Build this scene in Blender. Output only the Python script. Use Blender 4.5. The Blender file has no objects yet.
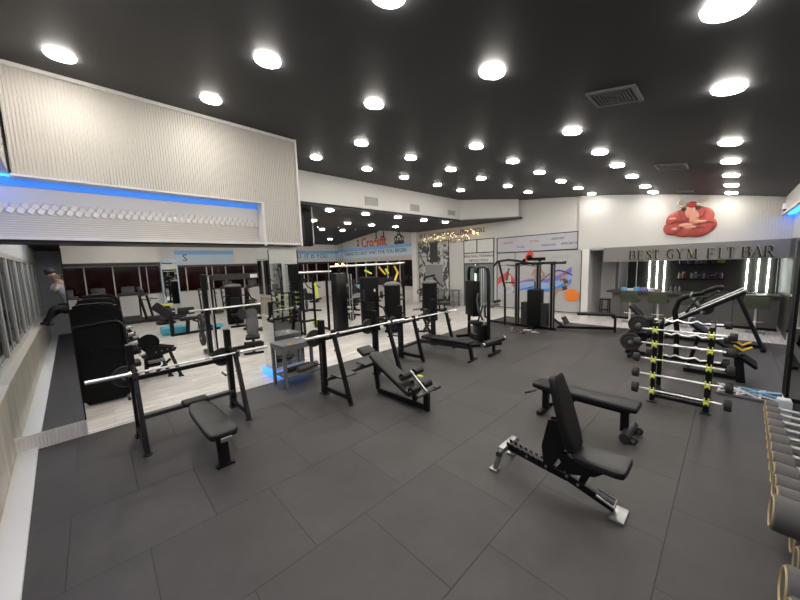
import bpy, bmesh, math, random
from mathutils import Vector, Matrix
R = math.radians
PI = math.pi
random.seed(7)
scene = bpy.context.scene
col = scene.collection

# ---------------------------------------------------------------- camera
CAMZ = 2.3187
YAW, PITCH, ROLL = R(46.328), R(6.617), R(-1.962)
cd = bpy.data.cameras.new('camera')
cam = bpy.data.objects.new('camera', cd)
col.objects.link(cam)
scene.camera = cam
cd.sensor_width = 36
cd.lens = 317.3 / 800 * 36
cd.clip_start = 0.02
h_ = Vector((math.cos(YAW), math.sin(YAW), 0))
up_ = Vector((0, 0, 1))
F_ = h_ * math.cos(PITCH) - up_ * math.sin(PITCH)
R_ = Vector((math.sin(YAW), -math.cos(YAW), 0))
U_ = R_.cross(F_)
R2 = R_ * math.cos(ROLL) + U_ * math.sin(ROLL)
U2 = -R_ * math.sin(ROLL) + U_ * math.cos(ROLL)
cm = Matrix((R2, U2, -F_)).transposed().to_4x4()
cm.translation = Vector((0, 0, CAMZ))
cam.matrix_world = cm
scene.view_settings.view_transform = 'Standard'
scene.view_settings.look = 'None'
scene.view_settings.gamma = 1
scene.view_settings.exposure = 0.0
w = bpy.data.worlds.new('world')
scene.world = w
w.use_nodes = True
w.node_tree.nodes['Background'].inputs[0].default_value = (0.01, 0.01, 0.011, 1)
w.node_tree.nodes['Background'].inputs[1].default_value = 1.0
LAMP = 102.0        # strength of the round ceiling lamps

# ---------------------------------------------------------------- materials
MATS = {}
def mat(name, c, rough=0.5, metal=0.0, emit=None, es=1.0, noise=0.0, nscale=20, bump=0.0, bscale=60, coat=0.0, spec=0.5):
    if name in MATS: return MATS[name]
    m = bpy.data.materials.new(name)
    m.use_nodes = True
    nt = m.node_tree
    b = nt.nodes['Principled BSDF']
    b.inputs['Base Color'].default_value = (*c, 1)
    b.inputs['Roughness'].default_value = rough
    b.inputs['Metallic'].default_value = metal
    b.inputs['Specular IOR Level'].default_value = spec
    if coat: b.inputs['Coat Weight'].default_value = coat
    if emit:
        b.inputs['Emission Color'].default_value = (*emit, 1)
        b.inputs['Emission Strength'].default_value = es
    if noise or bump:
        tc = nt.nodes.new('ShaderNodeTexCoord')
        nz = nt.nodes.new('ShaderNodeTexNoise')
        nz.inputs['Scale'].default_value = nscale
        nz.inputs['Detail'].default_value = 5
        nt.links.new(tc.outputs['Object'], nz.inputs['Vector'])
        if noise:
            mx = nt.nodes.new('ShaderNodeMix'); mx.data_type = 'RGBA'
            mx.inputs[6].default_value = (*[max(0, v * (1 - noise)) for v in c], 1)
            mx.inputs[7].default_value = (*[min(1, v * (1 + noise)) for v in c], 1)
            nt.links.new(nz.outputs['Fac'], mx.inputs[0])
            nt.links.new(mx.outputs[2], b.inputs['Base Color'])
        if bump:
            n2 = nt.nodes.new('ShaderNodeTexNoise'); n2.inputs['Scale'].default_value = bscale
            nt.links.new(tc.outputs['Object'], n2.inputs['Vector'])
            bp = nt.nodes.new('ShaderNodeBump'); bp.inputs['Strength'].default_value = bump
            bp.inputs['Distance'].default_value = 0.01
            nt.links.new(n2.outputs['Fac'], bp.inputs['Height'])
            nt.links.new(bp.outputs['Normal'], b.inputs['Normal'])
    MATS[name] = m
    return m

BLK = mat('black powder coat', (0.0055, 0.0055, 0.006), 0.36, 0.0, noise=.2, spec=.28)
VIN = mat('black vinyl', (0.008, 0.008, 0.0085), 0.42, 0.0, bump=.08, bscale=90, spec=.32)
VING = mat('charcoal vinyl', (0.011, 0.011, 0.0115), 0.38, 0.0, bump=.08, bscale=90, spec=.38)
SHR = mat('matt black shroud', (0.0045, 0.0045, 0.005), 0.6, spec=.16)
GRYM = mat('grey powder coat', (0.14, 0.14, 0.145), 0.42, 0.1)
DGRY = mat('dark grey powder coat', (0.03, 0.03, 0.031), 0.4, 0.1)
CHR = mat('brushed chrome', (0.92, 0.92, 0.91), 0.36, 1.0)
SIL = mat('silver metal', (0.42, 0.42, 0.41), 0.42, 1.0)
RUB = mat('black rubber', (0.02, 0.02, 0.02), 0.6)
DBH = mat('grey rubber', (0.095, 0.088, 0.083), 0.6, noise=.2)
GOLD = mat('pale yellow ring', (0.40, 0.30, 0.13), 0.45)
YEL = mat('fluorescent yellow plastic', (0.72, 0.78, 0.08), 0.4)
YEL2 = mat('warm yellow plastic', (0.85, 0.55, 0.04), 0.4)
WHT = mat('white paint', (0.72, 0.70, 0.67), 0.5, noise=.03, nscale=3)
DBK = mat('dark rubber head', (0.022, 0.021, 0.021), .6)
WHP = mat('white plastic', (0.75, 0.75, 0.74), 0.4)
MIR = mat('mirror glass', (0.80, 0.83, 0.82), 0.015, 1.0)
BLU = mat('sky blue plastic', (0.12, 0.42, 0.75), 0.45)
CYA = mat('cyan plastic', (0.08, 0.45, 0.62), 0.45)
RED = mat('red plastic', (0.6, 0.04, 0.03), 0.45)
ORG = mat('orange vinyl print', (0.80, 0.22, 0.03), 0.5)
WD = mat('dark brown worktop', (0.06, 0.045, 0.038), 0.3, noise=.25, nscale=8)
LEDB = mat('blue led strip', (0.0, 0.1, 0.8), 0.5, emit=(0.02, 0.20, 1.0), es=8)
LED_SPILL = mat('blue led spill glow', (0.05, 0.2, 0.7), 0.5, emit=(0.05, 0.24, .78), es=.8)
LEDW = mat('white led strip', (1, 1, 1), 0.5, emit=(0.93, 1.0, 0.93), es=13)
LAMPM = mat('lamp diffuser', (1, 1, 1), 0.5, emit=(1.0, 0.945, 0.87), es=LAMP)

# ---------------------------------------------------------------- mesh collector
class G:
    def __init__(s):
        s.bm = bmesh.new()
    def _add(s, tb, M=None, smooth=False):
        if M is not None: bmesh.ops.transform(tb, matrix=M, verts=tb.verts)
        me = bpy.data.meshes.new('t'); tb.to_mesh(me); tb.free()
        n = len(s.bm.faces)
        s.bm.from_mesh(me); bpy.data.meshes.remove(me)
        s.bm.faces.ensure_lookup_table()
        for i in range(n, len(s.bm.faces)): s.bm.faces[i].smooth = smooth
        return s
    def box(s, c, d, rot=None, bev=0.0, seg=2):
        tb = bmesh.new(); bmesh.ops.create_cube(tb, size=1)
        bmesh.ops.scale(tb, vec=d, verts=tb.verts)
        if bev:
            bmesh.ops.bevel(tb, geom=tb.edges[:], offset=min(bev, min(d) * .49), segments=seg, affect='EDGES', profile=.5)
        M = Matrix.Translation(c)
        if rot is not None:
            M = M @ (rot if isinstance(rot, Matrix) else Matrix.Rotation(rot, 4, 'Z'))
        return s._add(tb, M, smooth=bool(bev))
    def b2(s, x0, x1, y0, y1, z0, z1, bev=0.0):
        return s.box(((x0 + x1) / 2, (y0 + y1) / 2, (z0 + z1) / 2), (abs(x1 - x0), abs(y1 - y0), abs(z1 - z0)), None, bev)
    def bar(s, p0, p1, w=.06, h=None, bev=.006, upv=(0, 0, 1)):
        p0, p1 = Vector(p0), Vector(p1); h = h or w
        d = p1 - p0; L = d.length; z = d.normalized()
        u = Vector(upv)
        if abs(z.dot(u)) > .98: u = Vector((0, 1, 0))
        x = u.cross(z).normalized(); y = z.cross(x)
        M = Matrix((x, y, z)).transposed().to_4x4(); M.translation = (p0 + p1) / 2
        tb = bmesh.new(); bmesh.ops.create_cube(tb, size=1)
        bmesh.ops.scale(tb, vec=(w, h, L), verts=tb.verts)
        if bev: bmesh.ops.bevel(tb, geom=tb.edges[:], offset=bev, segments=1, affect='EDGES')
        return s._add(tb, M, False)
    def cyl(s, p0, p1, r0, r1=None, n=16, cap=True):
        p0, p1 = Vector(p0), Vector(p1); r1 = r0 if r1 is None else r1
        d = p1 - p0; L = d.length; z = d.normalized()
        u = Vector((0, 0, 1)) if abs(z.z) < .98 else Vector((0, 1, 0))
        x = u.cross(z).normalized(); y = z.cross(x)
        M = Matrix((x, y, z)).transposed().to_4x4(); M.translation = (p0 + p1) / 2
        tb = bmesh.new()
        bmesh.ops.create_cone(tb, cap_ends=cap, segments=n, radius1=r0, radius2=r1, depth=L)
        return s._add(tb, M, True)
    def tube(s, pts, r, n=8):
        pts = [Vector(p) for p in pts]
        tb = bmesh.new(); rings = []
        t0 = (pts[1] - pts[0]).normalized()
        u = Vector((0, 0, 1)) if abs(t0.z) < .9 else Vector((0, 1, 0))
        x = u.cross(t0).normalized()
        for i, p in enumerate(pts):
            if i == 0: t = t0
            elif i == len(pts) - 1: t = (pts[i] - pts[i - 1]).normalized()
            else: t = ((pts[i + 1] - p).normalized() + (p - pts[i - 1]).normalized()).normalized()
            x = (x - t * x.dot(t)).normalized(); y = t.cross(x)
            rings.append([tb.verts.new(p + (x * math.cos(a) + y * math.sin(a)) * r) for a in [2 * PI * k / n for k in range(n)]])
        for a, b in zip(rings, rings[1:]):
            for k in range(n): tb.faces.new((a[k], a[(k + 1) % n], b[(k + 1) % n], b[k]))
        tb.faces.new(rings[0][::-1]); tb.faces.new(rings[-1])
        return s._add(tb, None, True)
    def prism(s, pts, d0, d1, plane='XZ', bev=0.0, M=None):
        # outline in 'XZ' (extruded along y), 'YZ' (along x) or 'XY' (along z)
        if bev > .012 and plane == 'XY' and len(pts) >= 6: return s.cushion(pts, d0, d1, bev, M)
        f = {'XZ': lambda a, b, c: (a, c, b), 'YZ': lambda a, b, c: (c, a, b), 'XY': lambda a, b, c: (a, b, c)}[plane]
        tb = bmesh.new()
        A = [tb.verts.new(f(a, b, d0)) for a, b in pts]; B = [tb.verts.new(f(a, b, d1)) for a, b in pts]
        n = len(pts)
        tb.faces.new(A); tb.faces.new(B[::-1])
        for k in range(n): tb.faces.new((A[k], B[k], B[(k + 1) % n], A[(k + 1) % n]))
        bmesh.ops.recalc_face_normals(tb, faces=tb.faces)
        if bev: bmesh.ops.bevel(tb, geom=tb.edges[:], offset=bev, segments=2, affect='EDGES')
        return s._add(tb, M, bool(bev))
    def cushion(s, pts, z0, z1, r, M=None):
        # padded slab: rounded rim, slightly domed top
        P = [Vector((a, b)) for a, b in pts]; n = len(P)
        area = sum(P[i].x * P[(i + 1) % n].y - P[(i + 1) % n].x * P[i].y for i in range(n))
        if area < 0: P.reverse()
        Q = []
        for i in range(n):                       # round the outline a little
            a, b, c = P[i - 1], P[i], P[(i + 1) % n]
            Q += [b + (a - b) * .18, b + (c - b) * .18]
        P = Q; n = len(P); N_ = []
        for i in range(n):
            t = (P[(i + 1) % n] - P[i - 1]).normalized(); N_.append(Vector((-t.y, t.x)))
        cx = sum((p for p in P), Vector((0, 0))) / n
        tb = bmesh.new(); rings = []
        for ins, z in ((r, z0), (.3 * r, z0 + .3 * r), (0, z0 + r), (0, z1 - r), (.3 * r, z1 - .3 * r), (r, z1 - .02 * r), (1.8 * r, z1 + .08 * r)):
            rings.append([tb.verts.new((*(p + q * ins), z)) for p, q in zip(P, N_)])
        for a, b in zip(rings, rings[1:]):
            for k in range(n): tb.faces.new((a[k], a[(k + 1) % n], b[(k + 1) % n], b[k]))
        lo = tb.verts.new((cx.x, cx.y, z0)); hi = tb.verts.new((cx.x, cx.y, z1 + .12 * r))
        for k in range(n):
            tb.faces.new((rings[0][(k + 1) % n], rings[0][k], lo)); tb.faces.new((rings[-1][k], rings[-1][(k + 1) % n], hi))
        return s._add(tb, M, True)
    def lathe(s, prof, c=(0, 0, 0), n=20, M=None):
        tb = bmesh.new(); rings = []
        for r, z in prof:
            rings.append([tb.verts.new((c[0] + r * math.cos(2 * PI * k / n), c[1] + r * math.sin(2 * PI * k / n), c[2] + z)) for k in range(n)])
        for a, b in zip(rings, rings[1:]):
            for k in range(n): tb.faces.new((a[k], a[(k + 1) % n], b[(k + 1) % n], b[k]))
        tb.faces.new(rings[0][::-1]); tb.faces.new(rings[-1])
        return s._add(tb, M, True)
    def sph(s, c, r, sc=(1, 1, 1), n=12):
        tb = bmesh.new(); bmesh.ops.create_uvsphere(tb, u_segments=n, v_segments=max(6, n // 2 + 2), radius=r)
        bmesh.ops.scale(tb, vec=sc, verts=tb.verts)
        return s._add(tb, Matrix.Translation(c), True)
    def build(s, name, m, parent=None, loc=None, rz=0):
        me = bpy.data.meshes.new(name); s.bm.to_mesh(me); s.bm.free()
        if any(p.use_smooth for p in me.polygons): me.set_sharp_from_angle(angle=R(38))
        me.materials.append(m)
        o = bpy.data.objects.new(name, me); col.objects.link(o)
        if parent: o.parent = parent
        if loc: o.location = loc
        o.rotation_euler.z = rz
        return o

def tag(o, label=None, cat=None, group=None, kind=None):
    if label: o['label'] = label
    if cat: o['category'] = cat
    if group: o['group'] = group
    if kind: o['kind'] = kind
    return o
def thing(name, label, cat, loc=(0, 0, 0), rz=0, group=None):
    o = bpy.data.objects.new(name, None); col.objects.link(o)
    o.empty_display_size = .1
    o.location = loc; o.rotation_euler.z = rz
    return tag(o, label, cat, group)
def copy_tree(o, parent=None):
    c = o.copy(); col.objects.link(c)
    if parent: c.parent = parent
    for ch in list(o.children): copy_tree(ch, c)
    return c
def struct(name, g, m, parent=None, **k):
    o = g.build(name, m, parent, **k)
    if not parent: o['kind'] = 'structure'
    return o
ORD = ['first', 'second', 'third', 'fourth', 'fifth', 'sixth', 'seventh', 'eighth', 'ninth', 'tenth', 'eleventh', 'twelfth', 'thirteenth']

def textmesh(txt, size, name, m, parent, M, depth=.004, wx=1.0, align='CENTER', kind=None):
    c = bpy.data.curves.new('txt', 'FONT'); c.body = txt; c.size = size; c.extrude = depth
    c.align_x = align; c.align_y = 'CENTER'; c.resolution_u = 2
    to = bpy.data.objects.new('txt', c); col.objects.link(to)
    bpy.context.view_layer.update()
    dg = bpy.context.evaluated_depsgraph_get()
    me = bpy.data.meshes.new_from_object(to.evaluated_get(dg))
    bpy.data.objects.remove(to); bpy.data.curves.remove(c)
    me.transform(M @ Matrix.Diagonal((wx, 1, 1, 1)))
    me.materials.clear(); me.materials.append(m); me.name = name
    o = bpy.data.objects.new(name, me); col.objects.link(o)
    if parent: o.parent = parent
    if kind: o['kind'] = kind
    return o
def facing(loc, nx, ny):
    """matrix placing text (x right, y up) on a vertical wall whose outward normal is (nx, ny)"""
    n = Vector((nx, ny, 0)).normalized(); r = Vector((-n.y, n.x, 0))
    M = Matrix((r, Vector((0, 0, 1)), n)).transposed().to_4x4(); M.translation = Vector(loc)
    return M

# ---------------------------------------------------------------- structure
A = .047                                  # the old walls stand about 2.7 degrees off the mat grid
def WY(x): return 6.36 + A * x            # face of the mirror wall
def LX(y): return -.955 - .055 * (y - 6.4)  # face of the window wall
def CZ(y):                                # bowed main ceiling
    y = max(-3, min(9, y)); return CAMZ + 1.62 + .205 * y - .0095 * y * y
def LZ(y):                                # folded lower ceiling at the back
    P = [(6.3, 4.07), (13.0, 4.07), (15.1, 4.6), (21.6, 3.86)]
    for (a, b), (c, d) in zip(P, P[1:]):
        if y <= c: return b + (d - b) * (y - a) / (c - a)
    return P[-1][1]

def nodes(m):
    nt = m.node_tree; return nt, nt.nodes, nt.links, nt.nodes['Principled BSDF']
def rubber_floor():
    m = mat('rubber floor tiles', (0.045, 0.044, 0.045), 0.55)
    nt, N, L, b = nodes(m)
    tc = N.new('ShaderNodeTexCoord'); mp = N.new('ShaderNodeMapping')
    mp.inputs['Location'].default_value = (.398 + 1000, -.246 + 1003, 0)
    L.new(tc.outputs['Object'], mp.inputs[0])
    br = N.new('ShaderNodeTexBrick'); br.offset = .5; br.squash = 1
    br.inputs['Scale'].default_value = 1; br.inputs['Brick Width'].default_value = 1; br.inputs['Row Height'].default_value = 1.003
    br.inputs['Mortar Size'].default_value = .0035; br.inputs['Mortar Smooth'].default_value = .3
    br.inputs['Color1'].default_value = (.050, .0455, .0435, 1); br.inputs['Color2'].default_value = (.060, .0550, .0525, 1)
    br.inputs['Mortar'].default_value = (.012, .012, .012, 1)
    L.new(mp.outputs[0], br.inputs[0])
    nz = N.new('ShaderNodeTexNoise'); nz.inputs['Scale'].default_value = 1.3; nz.inputs['Detail'].default_value = 8; nz.inputs['Roughness'].default_value = .65
    L.new(tc.outputs['Object'], nz.inputs[0])
    mr = N.new('ShaderNodeMapRange'); mr.inputs[1].default_value = .3; mr.inputs[2].default_value = .75; mr.inputs[3].default_value = .72; mr.inputs[4].default_value = 1.4
    L.new(nz.outputs[0], mr.inputs[0])
    n3 = N.new('ShaderNodeTexNoise'); n3.inputs['Scale'].default_value = 260; n3.inputs['Detail'].default_value = 2
    L.new(tc.outputs['Object'], n3.inputs[0])
    m3 = N.new('ShaderNodeMapRange'); m3.inputs[1].default_value = .3; m3.inputs[2].default_value = .7; m3.inputs[3].default_value = .8; m3.inputs[4].default_value = 1.2
    L.new(n3.outputs[0], m3.inputs[0])
    mm = N.new('ShaderNodeMath'); mm.operation = 'MULTIPLY'; L.new(mr.outputs[0], mm.inputs[0]); L.new(m3.outputs[0], mm.inputs[1])
    vm = N.new('ShaderNodeVectorMath'); vm.operation = 'SCALE'
    L.new(br.outputs[0], vm.inputs[0]); L.new(mm.outputs[0], vm.inputs['Scale'])
    L.new(vm.outputs[0], b.inputs['Base Color'])
    r2 = N.new('ShaderNodeMapRange'); r2.inputs[3].default_value = .42; r2.inputs[4].default_value = .68
    L.new(nz.outputs[0], r2.inputs[0]); L.new(r2.outputs[0], b.inputs['Roughness'])
    bp = N.new('ShaderNodeBump'); bp.inputs['Strength'].default_value = .3; bp.inputs['Distance'].default_value = .004
    L.new(n3.outputs[0], bp.inputs['Height'])
    b2 = N.new('ShaderNodeBump'); b2.inputs['Strength'].default_value = .8; b2.inputs['Distance'].default_value = .006; b2.invert = True
    L.new(br.outputs['Fac'], b2.inputs['Height']); L.new(bp.outputs[0], b2.inputs['Normal'])
    L.new(b2.outputs[0], b.inputs['Normal'])
    return m
def wood(name, c1, c2, w, h, rot=0, rough=.35, mortar=(.3, .28, .26)):
    m = mat(name, c1, rough)
    nt, N, L, b = nodes(m)
    tc = N.new('ShaderNodeTexCoord'); mp = N.new('ShaderNodeMapping')
    mp.inputs['Rotation'].default_value = rot if isinstance(rot, tuple) else (0, 0, rot)
    mp.inputs['Location'].default_value = (100, 100, 100)
    L.new(tc.outputs['Object'], mp.inputs[0])
    br = N.new('ShaderNodeTexBrick'); br.offset = .37; br.inputs['Scale'].default_value = 1
    br.inputs['Brick Width'].default_value = w; br.inputs['Row Height'].default_value = h
    br.inputs['Mortar Size'].default_value = .002; br.inputs['Mortar'].default_value = (*mortar, 1)
    br.inputs['Color1'].default_value = (*c1, 1); br.inputs['Color2'].default_value = (*c2, 1)
    L.new(mp.outputs[0], br.inputs[0])
    m2 = N.new('ShaderNodeMapping'); m2.inputs['Scale'].default_value = (1.2, 14, 14)
    L.new(mp.outputs[0], m2.inputs[0])
    nz = N.new('ShaderNodeTexNoise'); nz.inputs['Scale'].default_value = 1.5; nz.inputs['Detail'].default_value = 6
    L.new(m2.outputs[0], nz.inputs[0])
    mr = N.new('ShaderNodeMapRange'); mr.inputs[1].default_value = .3; mr.inputs[2].default_value = .7; mr.inputs[3].default_value = .68; mr.inputs[4].default_value = 1.2
    L.new(nz.outputs[0], mr.inputs[0])
    vm = N.new('ShaderNodeVectorMath'); vm.operation = 'SCALE'
    L.new(br.outputs[0], vm.inputs[0]); L.new(mr.outputs[0], vm.inputs['Scale']); L.new(vm.outputs[0], b.inputs['Base Color'])
    return m
RUBF = rubber_floor()
WOODF = wood('pale grey laminate', (.74, .71, .67), (.62, .59, .56), 1.25, .19, 0)
WOODW = wood('grey beige plank panel', (.56, .50, .41), (.42, .38, .32), 3.0, .16, (PI / 2, 0, PI / 2))
CEIL = mat('dark grey painted ceiling', (.023, .0232, .0265), .6, noise=.15, nscale=1.5)
WALLM = mat('off white wall', (.54, .53, .505), .6, noise=.03, nscale=2)
GRYW = mat('mid grey wall', (.24, .24, .24), .55, noise=.08, nscale=3)
DKW = mat('dark olive panelling', (.05, .05, .042), .4, noise=.2, nscale=3)

def rib_mat(name, axis='x', pitch=.085, c=(.68, .66, .62)):
    m = mat(name, c, .55); return m

# rubber mats and laminate are two storeys of one floor
g = G(); g.prism([(-2.2, -6.0), (12.1, -6.0), (12.1, 6.34), (-2.2, 6.34)], -.06, 0, 'XY'); struct('floor', g, RUBF)
g = G(); g.prism([(-3.0, 6.34), (12.1, 6.34), (12.1, -6.0), (17, -6.0), (17, 22.2), (-3.0, 22.2)], -.06, -.004, 'XY'); struct('floor', g, WOODF)

# main ceiling (bowed across the room)
tb = bmesh.new()
ys = [-6.0, -4.5] + [-3 + 12 * k / 30 for k in range(31)]
rows = []
for y in ys: rows.append([tb.verts.new((x, y, CZ(y) + dz)) for x, dz in ((-2.2, 0), (15, 0), (15, .12), (-2.2, .12))])
for a, b in zip(rows, rows[1:]):
    for k in range(4): tb.faces.new((a[k], a[(k + 1) % 4], b[(k + 1) % 4], b[k]))
tb.faces.new(rows[0]); tb.faces.new(rows[-1][::-1]); bmesh.ops.recalc_face_normals(tb, faces=tb.faces)
g = G(); g._add(tb, None, True); struct('ceiling', g, CEIL)
# lower ceiling over the back room, chamfered corner by the poster wall
g = G()
P = [(-2.5, 6.75), (3.1, 6.75), (3.3, 8.5), (11.96, 8.5), (13.44, 6.5), (13.9, 6.5), (13.9, 13.0), (-2.5, 13.0)]
g.prism(P, 4.07, 4.15, 'XY')
g.prism([(13.0, 4.07), (15.1, 4.6), (21.6, 3.86), (21.6, 3.95), (15.1, 4.7), (13.0, 4.15)], -2.5, 14.2, 'YZ')
struct('ceiling', g, CEIL)
# bulkhead between the two ceilings
g = G()
g.prism([(3.0, 8.5), (11.96, 8.5), (13.44, 6.5), (13.75, 6.7), (12.1, 8.75), (3.0, 8.75)], 4.11, 5.05, 'XY')
struct('wall_north', g, WALLM)

# ribbed upper panel of the mirror wall: an L reaching down on the right
RM = Matrix.Rotation(math.atan(A), 4, 'Z'); RM.translation = (0, 6.36, 0)
RMU = RM @ Matrix.Translation((0, -.27, 0))
def rib_panel(x0, x1, z0, z1, y=0.0, pitch=.034, d=.013, g=None, top=None):
    g = g or G()
    n = max(1, int((x1 - x0) / pitch)); p = (x1 - x0) / n
    pts = []
    for k in range(n):
        a = x0 + k * p
        pts += [(a, y), (a + p * .22, y), (a + p * .34, y - d), (a + p * .88, y - d)]
    pts += [(x1, y), (x1, y + .05), (x0, y + .05)]
    g.prism(pts, z0, z1, 'XY')
    return g
RIB = mat('ribbed off white panel', (.57, .545, .50), .55)
g = G(); rib_panel(-.60, 3.14, 3.545, 5.2, -.0, g=g); rib_panel(2.43, 3.14, 2.80, 3.545, 0, g=g)
g.b2(-.60, 3.14, .05, .67, 3.545, 5.2); g.b2(2.43, 3.14, .05, .67, 2.80, 3.545)
o = struct('wall_mirror_side', g, RIB); o.matrix_world = RMU
g = G(); g.b2(-.64, 3.16, -.05, .0, CZ(6.1) - .055, CZ(6.1) - .005); g.b2(3.14, 3.18, -.04, .67, 2.74, 4.85); g.b2(2.39, 2.43, -.03, .22, 2.74, 3.545); g.b2(-.62, 2.43, -.03, .18, 3.52, 3.545)
o = struct('trim_1', g, WHT); o.matrix_world = RMU
# recessed band under the lip: smooth strip, wave tiles, fine ribs
g = G(); g.b2(-.98, 2.43, .20, .67, 2.80, 3.60)
o = struct('wall_recess', g, WHT); o.matrix_world = RMU
g = G()
for zz in [2.81 + .03 * k for k in range(10)]: g.b2(-.96, 2.42, .185, .20, zz, zz + .018)
o = struct('trim_2', g, RIB); o.matrix_world = RMU
g = G()
for k in range(40):
    for j in range(2):
        x = -.93 + k * .086 + (.043 if j else 0)
        if x > 2.36: continue
        g.box((x, .185, 3.14 + .062 * j), (.075, .03, .085), Matrix.Rotation(R(28), 4, 'Y') @ Matrix.Rotation(R(14), 4, 'Z'), .012, 1)
o = struct('trim_3', g, WHT); o.matrix_world = RMU
g = G(); g.b2(-.96, 2.41, .10, .13, 3.535, 3.55)
o = struct('trim_4', g, LEDB); o.matrix_world = RMU
g = G(); g.b2(-.96, 2.42, .175, .20, 3.44, 3.53)
o = struct('trim_4', g, LED_SPILL); o.matrix_world = RMU  # glowing band stands in for the led's blue spill on the recess wall
g = G(); g.b2(-.98, 3.14, -.02, .67, 2.765, 2.80)
o = struct('trim_5', g, WHT); o.matrix_world = RMU
g = G(); g.b2(-.98, 2.56, .0, .67, 2.735, 2.765)
o = struct('trim_6', g, BLK); o.matrix_world = RMU

# two mirror-clad pillars
def pillar(x0, x1, d, num):
    g = G(); rib_panel(x0, x1, 0, .22, 0, .035, .012, g=g); g.b2(x0, x1, .04, d, 0, .22)
    g.b2(x0, x0 + .03, -.02, .04, 0, .22); g.b2(x1 - .03, x1, -.02, .04, 0, .22)
    o = struct('trim_%d' % num, g, WHT); o.matrix_world = RM
    g = G(); g.b2(x0 + .01, x1 - .01, .02, d - .02, .22, 2.73)
    o = struct('wall_pillar', g, GRYM); o.matrix_world = RM
    g = G(); g.b2(x0, x1, .0, .02, .22, 2.73); g.b2(x0, x0 + .01, .02, d, .22, 2.73); g.b2(x1 - .01, x1, .02, d, .22, 2.73)
    m_ = g.build('wall_mirror', MIR); m_['kind'] = 'structure'; m_.matrix_world = RM
    g = G(); g.b2(x1 - .012, x1 + .004, -.006, .0, .22, 2.68); g.b2(x0 - .004, x0 + .012, -.006, .0, .22, 2.68)
    o = struct('trim_%d' % (num + 1), g, BLK); o.matrix_world = RM
pillar(-1.02, -.30, .35, 7)
pillar(2.56, 3.20, .55, 9)
g = G(); g.b2(2.50, 3.24, -.05, .60, .02, .14)
o = struct('trim_11', g, mat('blue glow strip', (0, .2, .8), .5, emit=(.06, .33, 1), es=1.5)); o.matrix_world = RM

# window wall (left), runs on behind the pillar
LA = math.atan(.055)
LM = Matrix.Rotation(PI / 2 + LA, 4, 'Z'); LM.translation = (LX(0), 0, 0)    # local x runs along the wall (+Y), local y points outwards (-X)
SILL = .95
def lw(name, g, m, parent=None):
    o = g.build(name, m); o['kind'] = 'structure'; o.matrix_world = LM; return o
g = G(); g.b2(-6, 22, .02, .40, 0, SILL - .04)
lw('wall_left', g, WOODW)
g = G(); g.b2(-6, 22, -.02, .42, SILL - .04, SILL, .008)
lw('trim_12', g, mat('pale wood sill', (.55, .50, .40), .45, noise=.1))
g = G(); g.b2(-6, 6.35, -.17, .02, 0, .035, .008); g.b2(6.9, 22, -.05, .02, 0, .1)
lw('baseboard_left', g, WHP)
g = G(); g.b2(-6, 22, .10, .42, 2.75, 5.4)
lw('wall_left', g, WHT)
g = G(); g.b2(-6, 6.4, -.32, .28, 3.56, 5.3)
lw('wall_left', g, WALLM)
g = G(); g.b2(-6, 6.4, -.04, .04, 3.53, 3.555)
lw('trim_13', g, LEDB)
PANE = mat('night window glass', (.008, .009, .010), .05, 0, spec=.8)
FRM = mat('grey white window frame', (.50, .485, .44), .4)
ALU = mat('pale blind slat', (.16, .165, .17), .4, .3)
n = 0
wx = -5.8
while wx < 20:
    n += 1
    W = 1.5
    g = G()
    g.b2(wx, wx + .07, .09, .13, SILL, 2.75, .006); g.b2(wx + W - .07, wx + W, .09, .13, SILL, 2.75, .006)
    g.b2(wx + .07, wx + W - .07, .09, .13, SILL, SILL + .09); g.b2(wx + .07, wx + W - .07, .09, .13, 2.66, 2.75)
    g.b2(wx + W / 2 - .02, wx + W / 2 + .02, .11, .13, SILL + .09, 2.66)
    f = lw('window_%d' % n, g, FRM)
    g = G(); g.b2(wx + .07, wx + W - .07, .12, .125, SILL + .09, 2.66)
    p = g.build('pane', PANE); p.parent = f
    g = G()
    for k in range(4):
        x = wx + .25 + k * .32
        g.b2(x, x + .012, .112, .116, SILL + .2, 2.62)
    p = g.build('blind', ALU); p.parent = f
    wx += W

# small lobby behind the camera
g = G(); g.b2(-2.2, 1.5, -5.6, -5.4, 0, 5.4); struct('wall_behind', g, WALLM)
g = G(); g.b2(1.3, 1.5, -5.4, -1.08, 0, 5.4); struct('wall_behind', g, WALLM)
# back wall of the laminate room
DRD = mat('dark maroon night glass', (.018, .0035, .004), .08, 0, noise=.9, nscale=1.2)
YB = 21.3
g = G(); g.b2(-2.6, 14.4, YB, YB + .3, 0, 1.12); g.b2(-2.6, 14.4, YB, YB + .3, 2.62, 5.0)
struct('wall_back', g, mat('bright white wall', (.74, .73, .71), .55, noise=.03, nscale=2))
g = G(); g.b2(-2.5, 2.55, YB - .55, YB, 2.8, 4.3)
struct('trim_14', g, WHT)
g = G(); g.b2(-2.5, 2.55, YB - .5, YB, 2.66, 2.8); g.b2(3.3, 14.0, YB - .12, YB, 2.50, 2.62)
struct('trim_15', g, DGRY)
for k in range(16):
    x0 = -2.4 + k * 1.02
    g = G(); g.b2(x0, x0 + .05, YB - .02, YB + .1, 1.12, 2.62); g.b2(x0 + .05, x0 + 1.02, YB - .02, YB + .1, 1.12, 1.17)
    if k % 3 == 1: g.b2(x0 + .3, x0 + .34, YB - .02, YB + .1, 1.12, 2.62)
    f = g.build('window_%d' % (n + 1 + k), FRM); f['kind'] = 'structure'
    g = G(); g.b2(x0 + .05, x0 + 1.02, YB + .04, YB + .06, 1.17, 2.62)
    p = g.build('pane', DRD, f)
BLUEBAND = mat('pale blue sign board', (.55, .68, .80), .5)
BBTOP = mat('blue sign stripe', (.22, .45, .80), .5)
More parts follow.
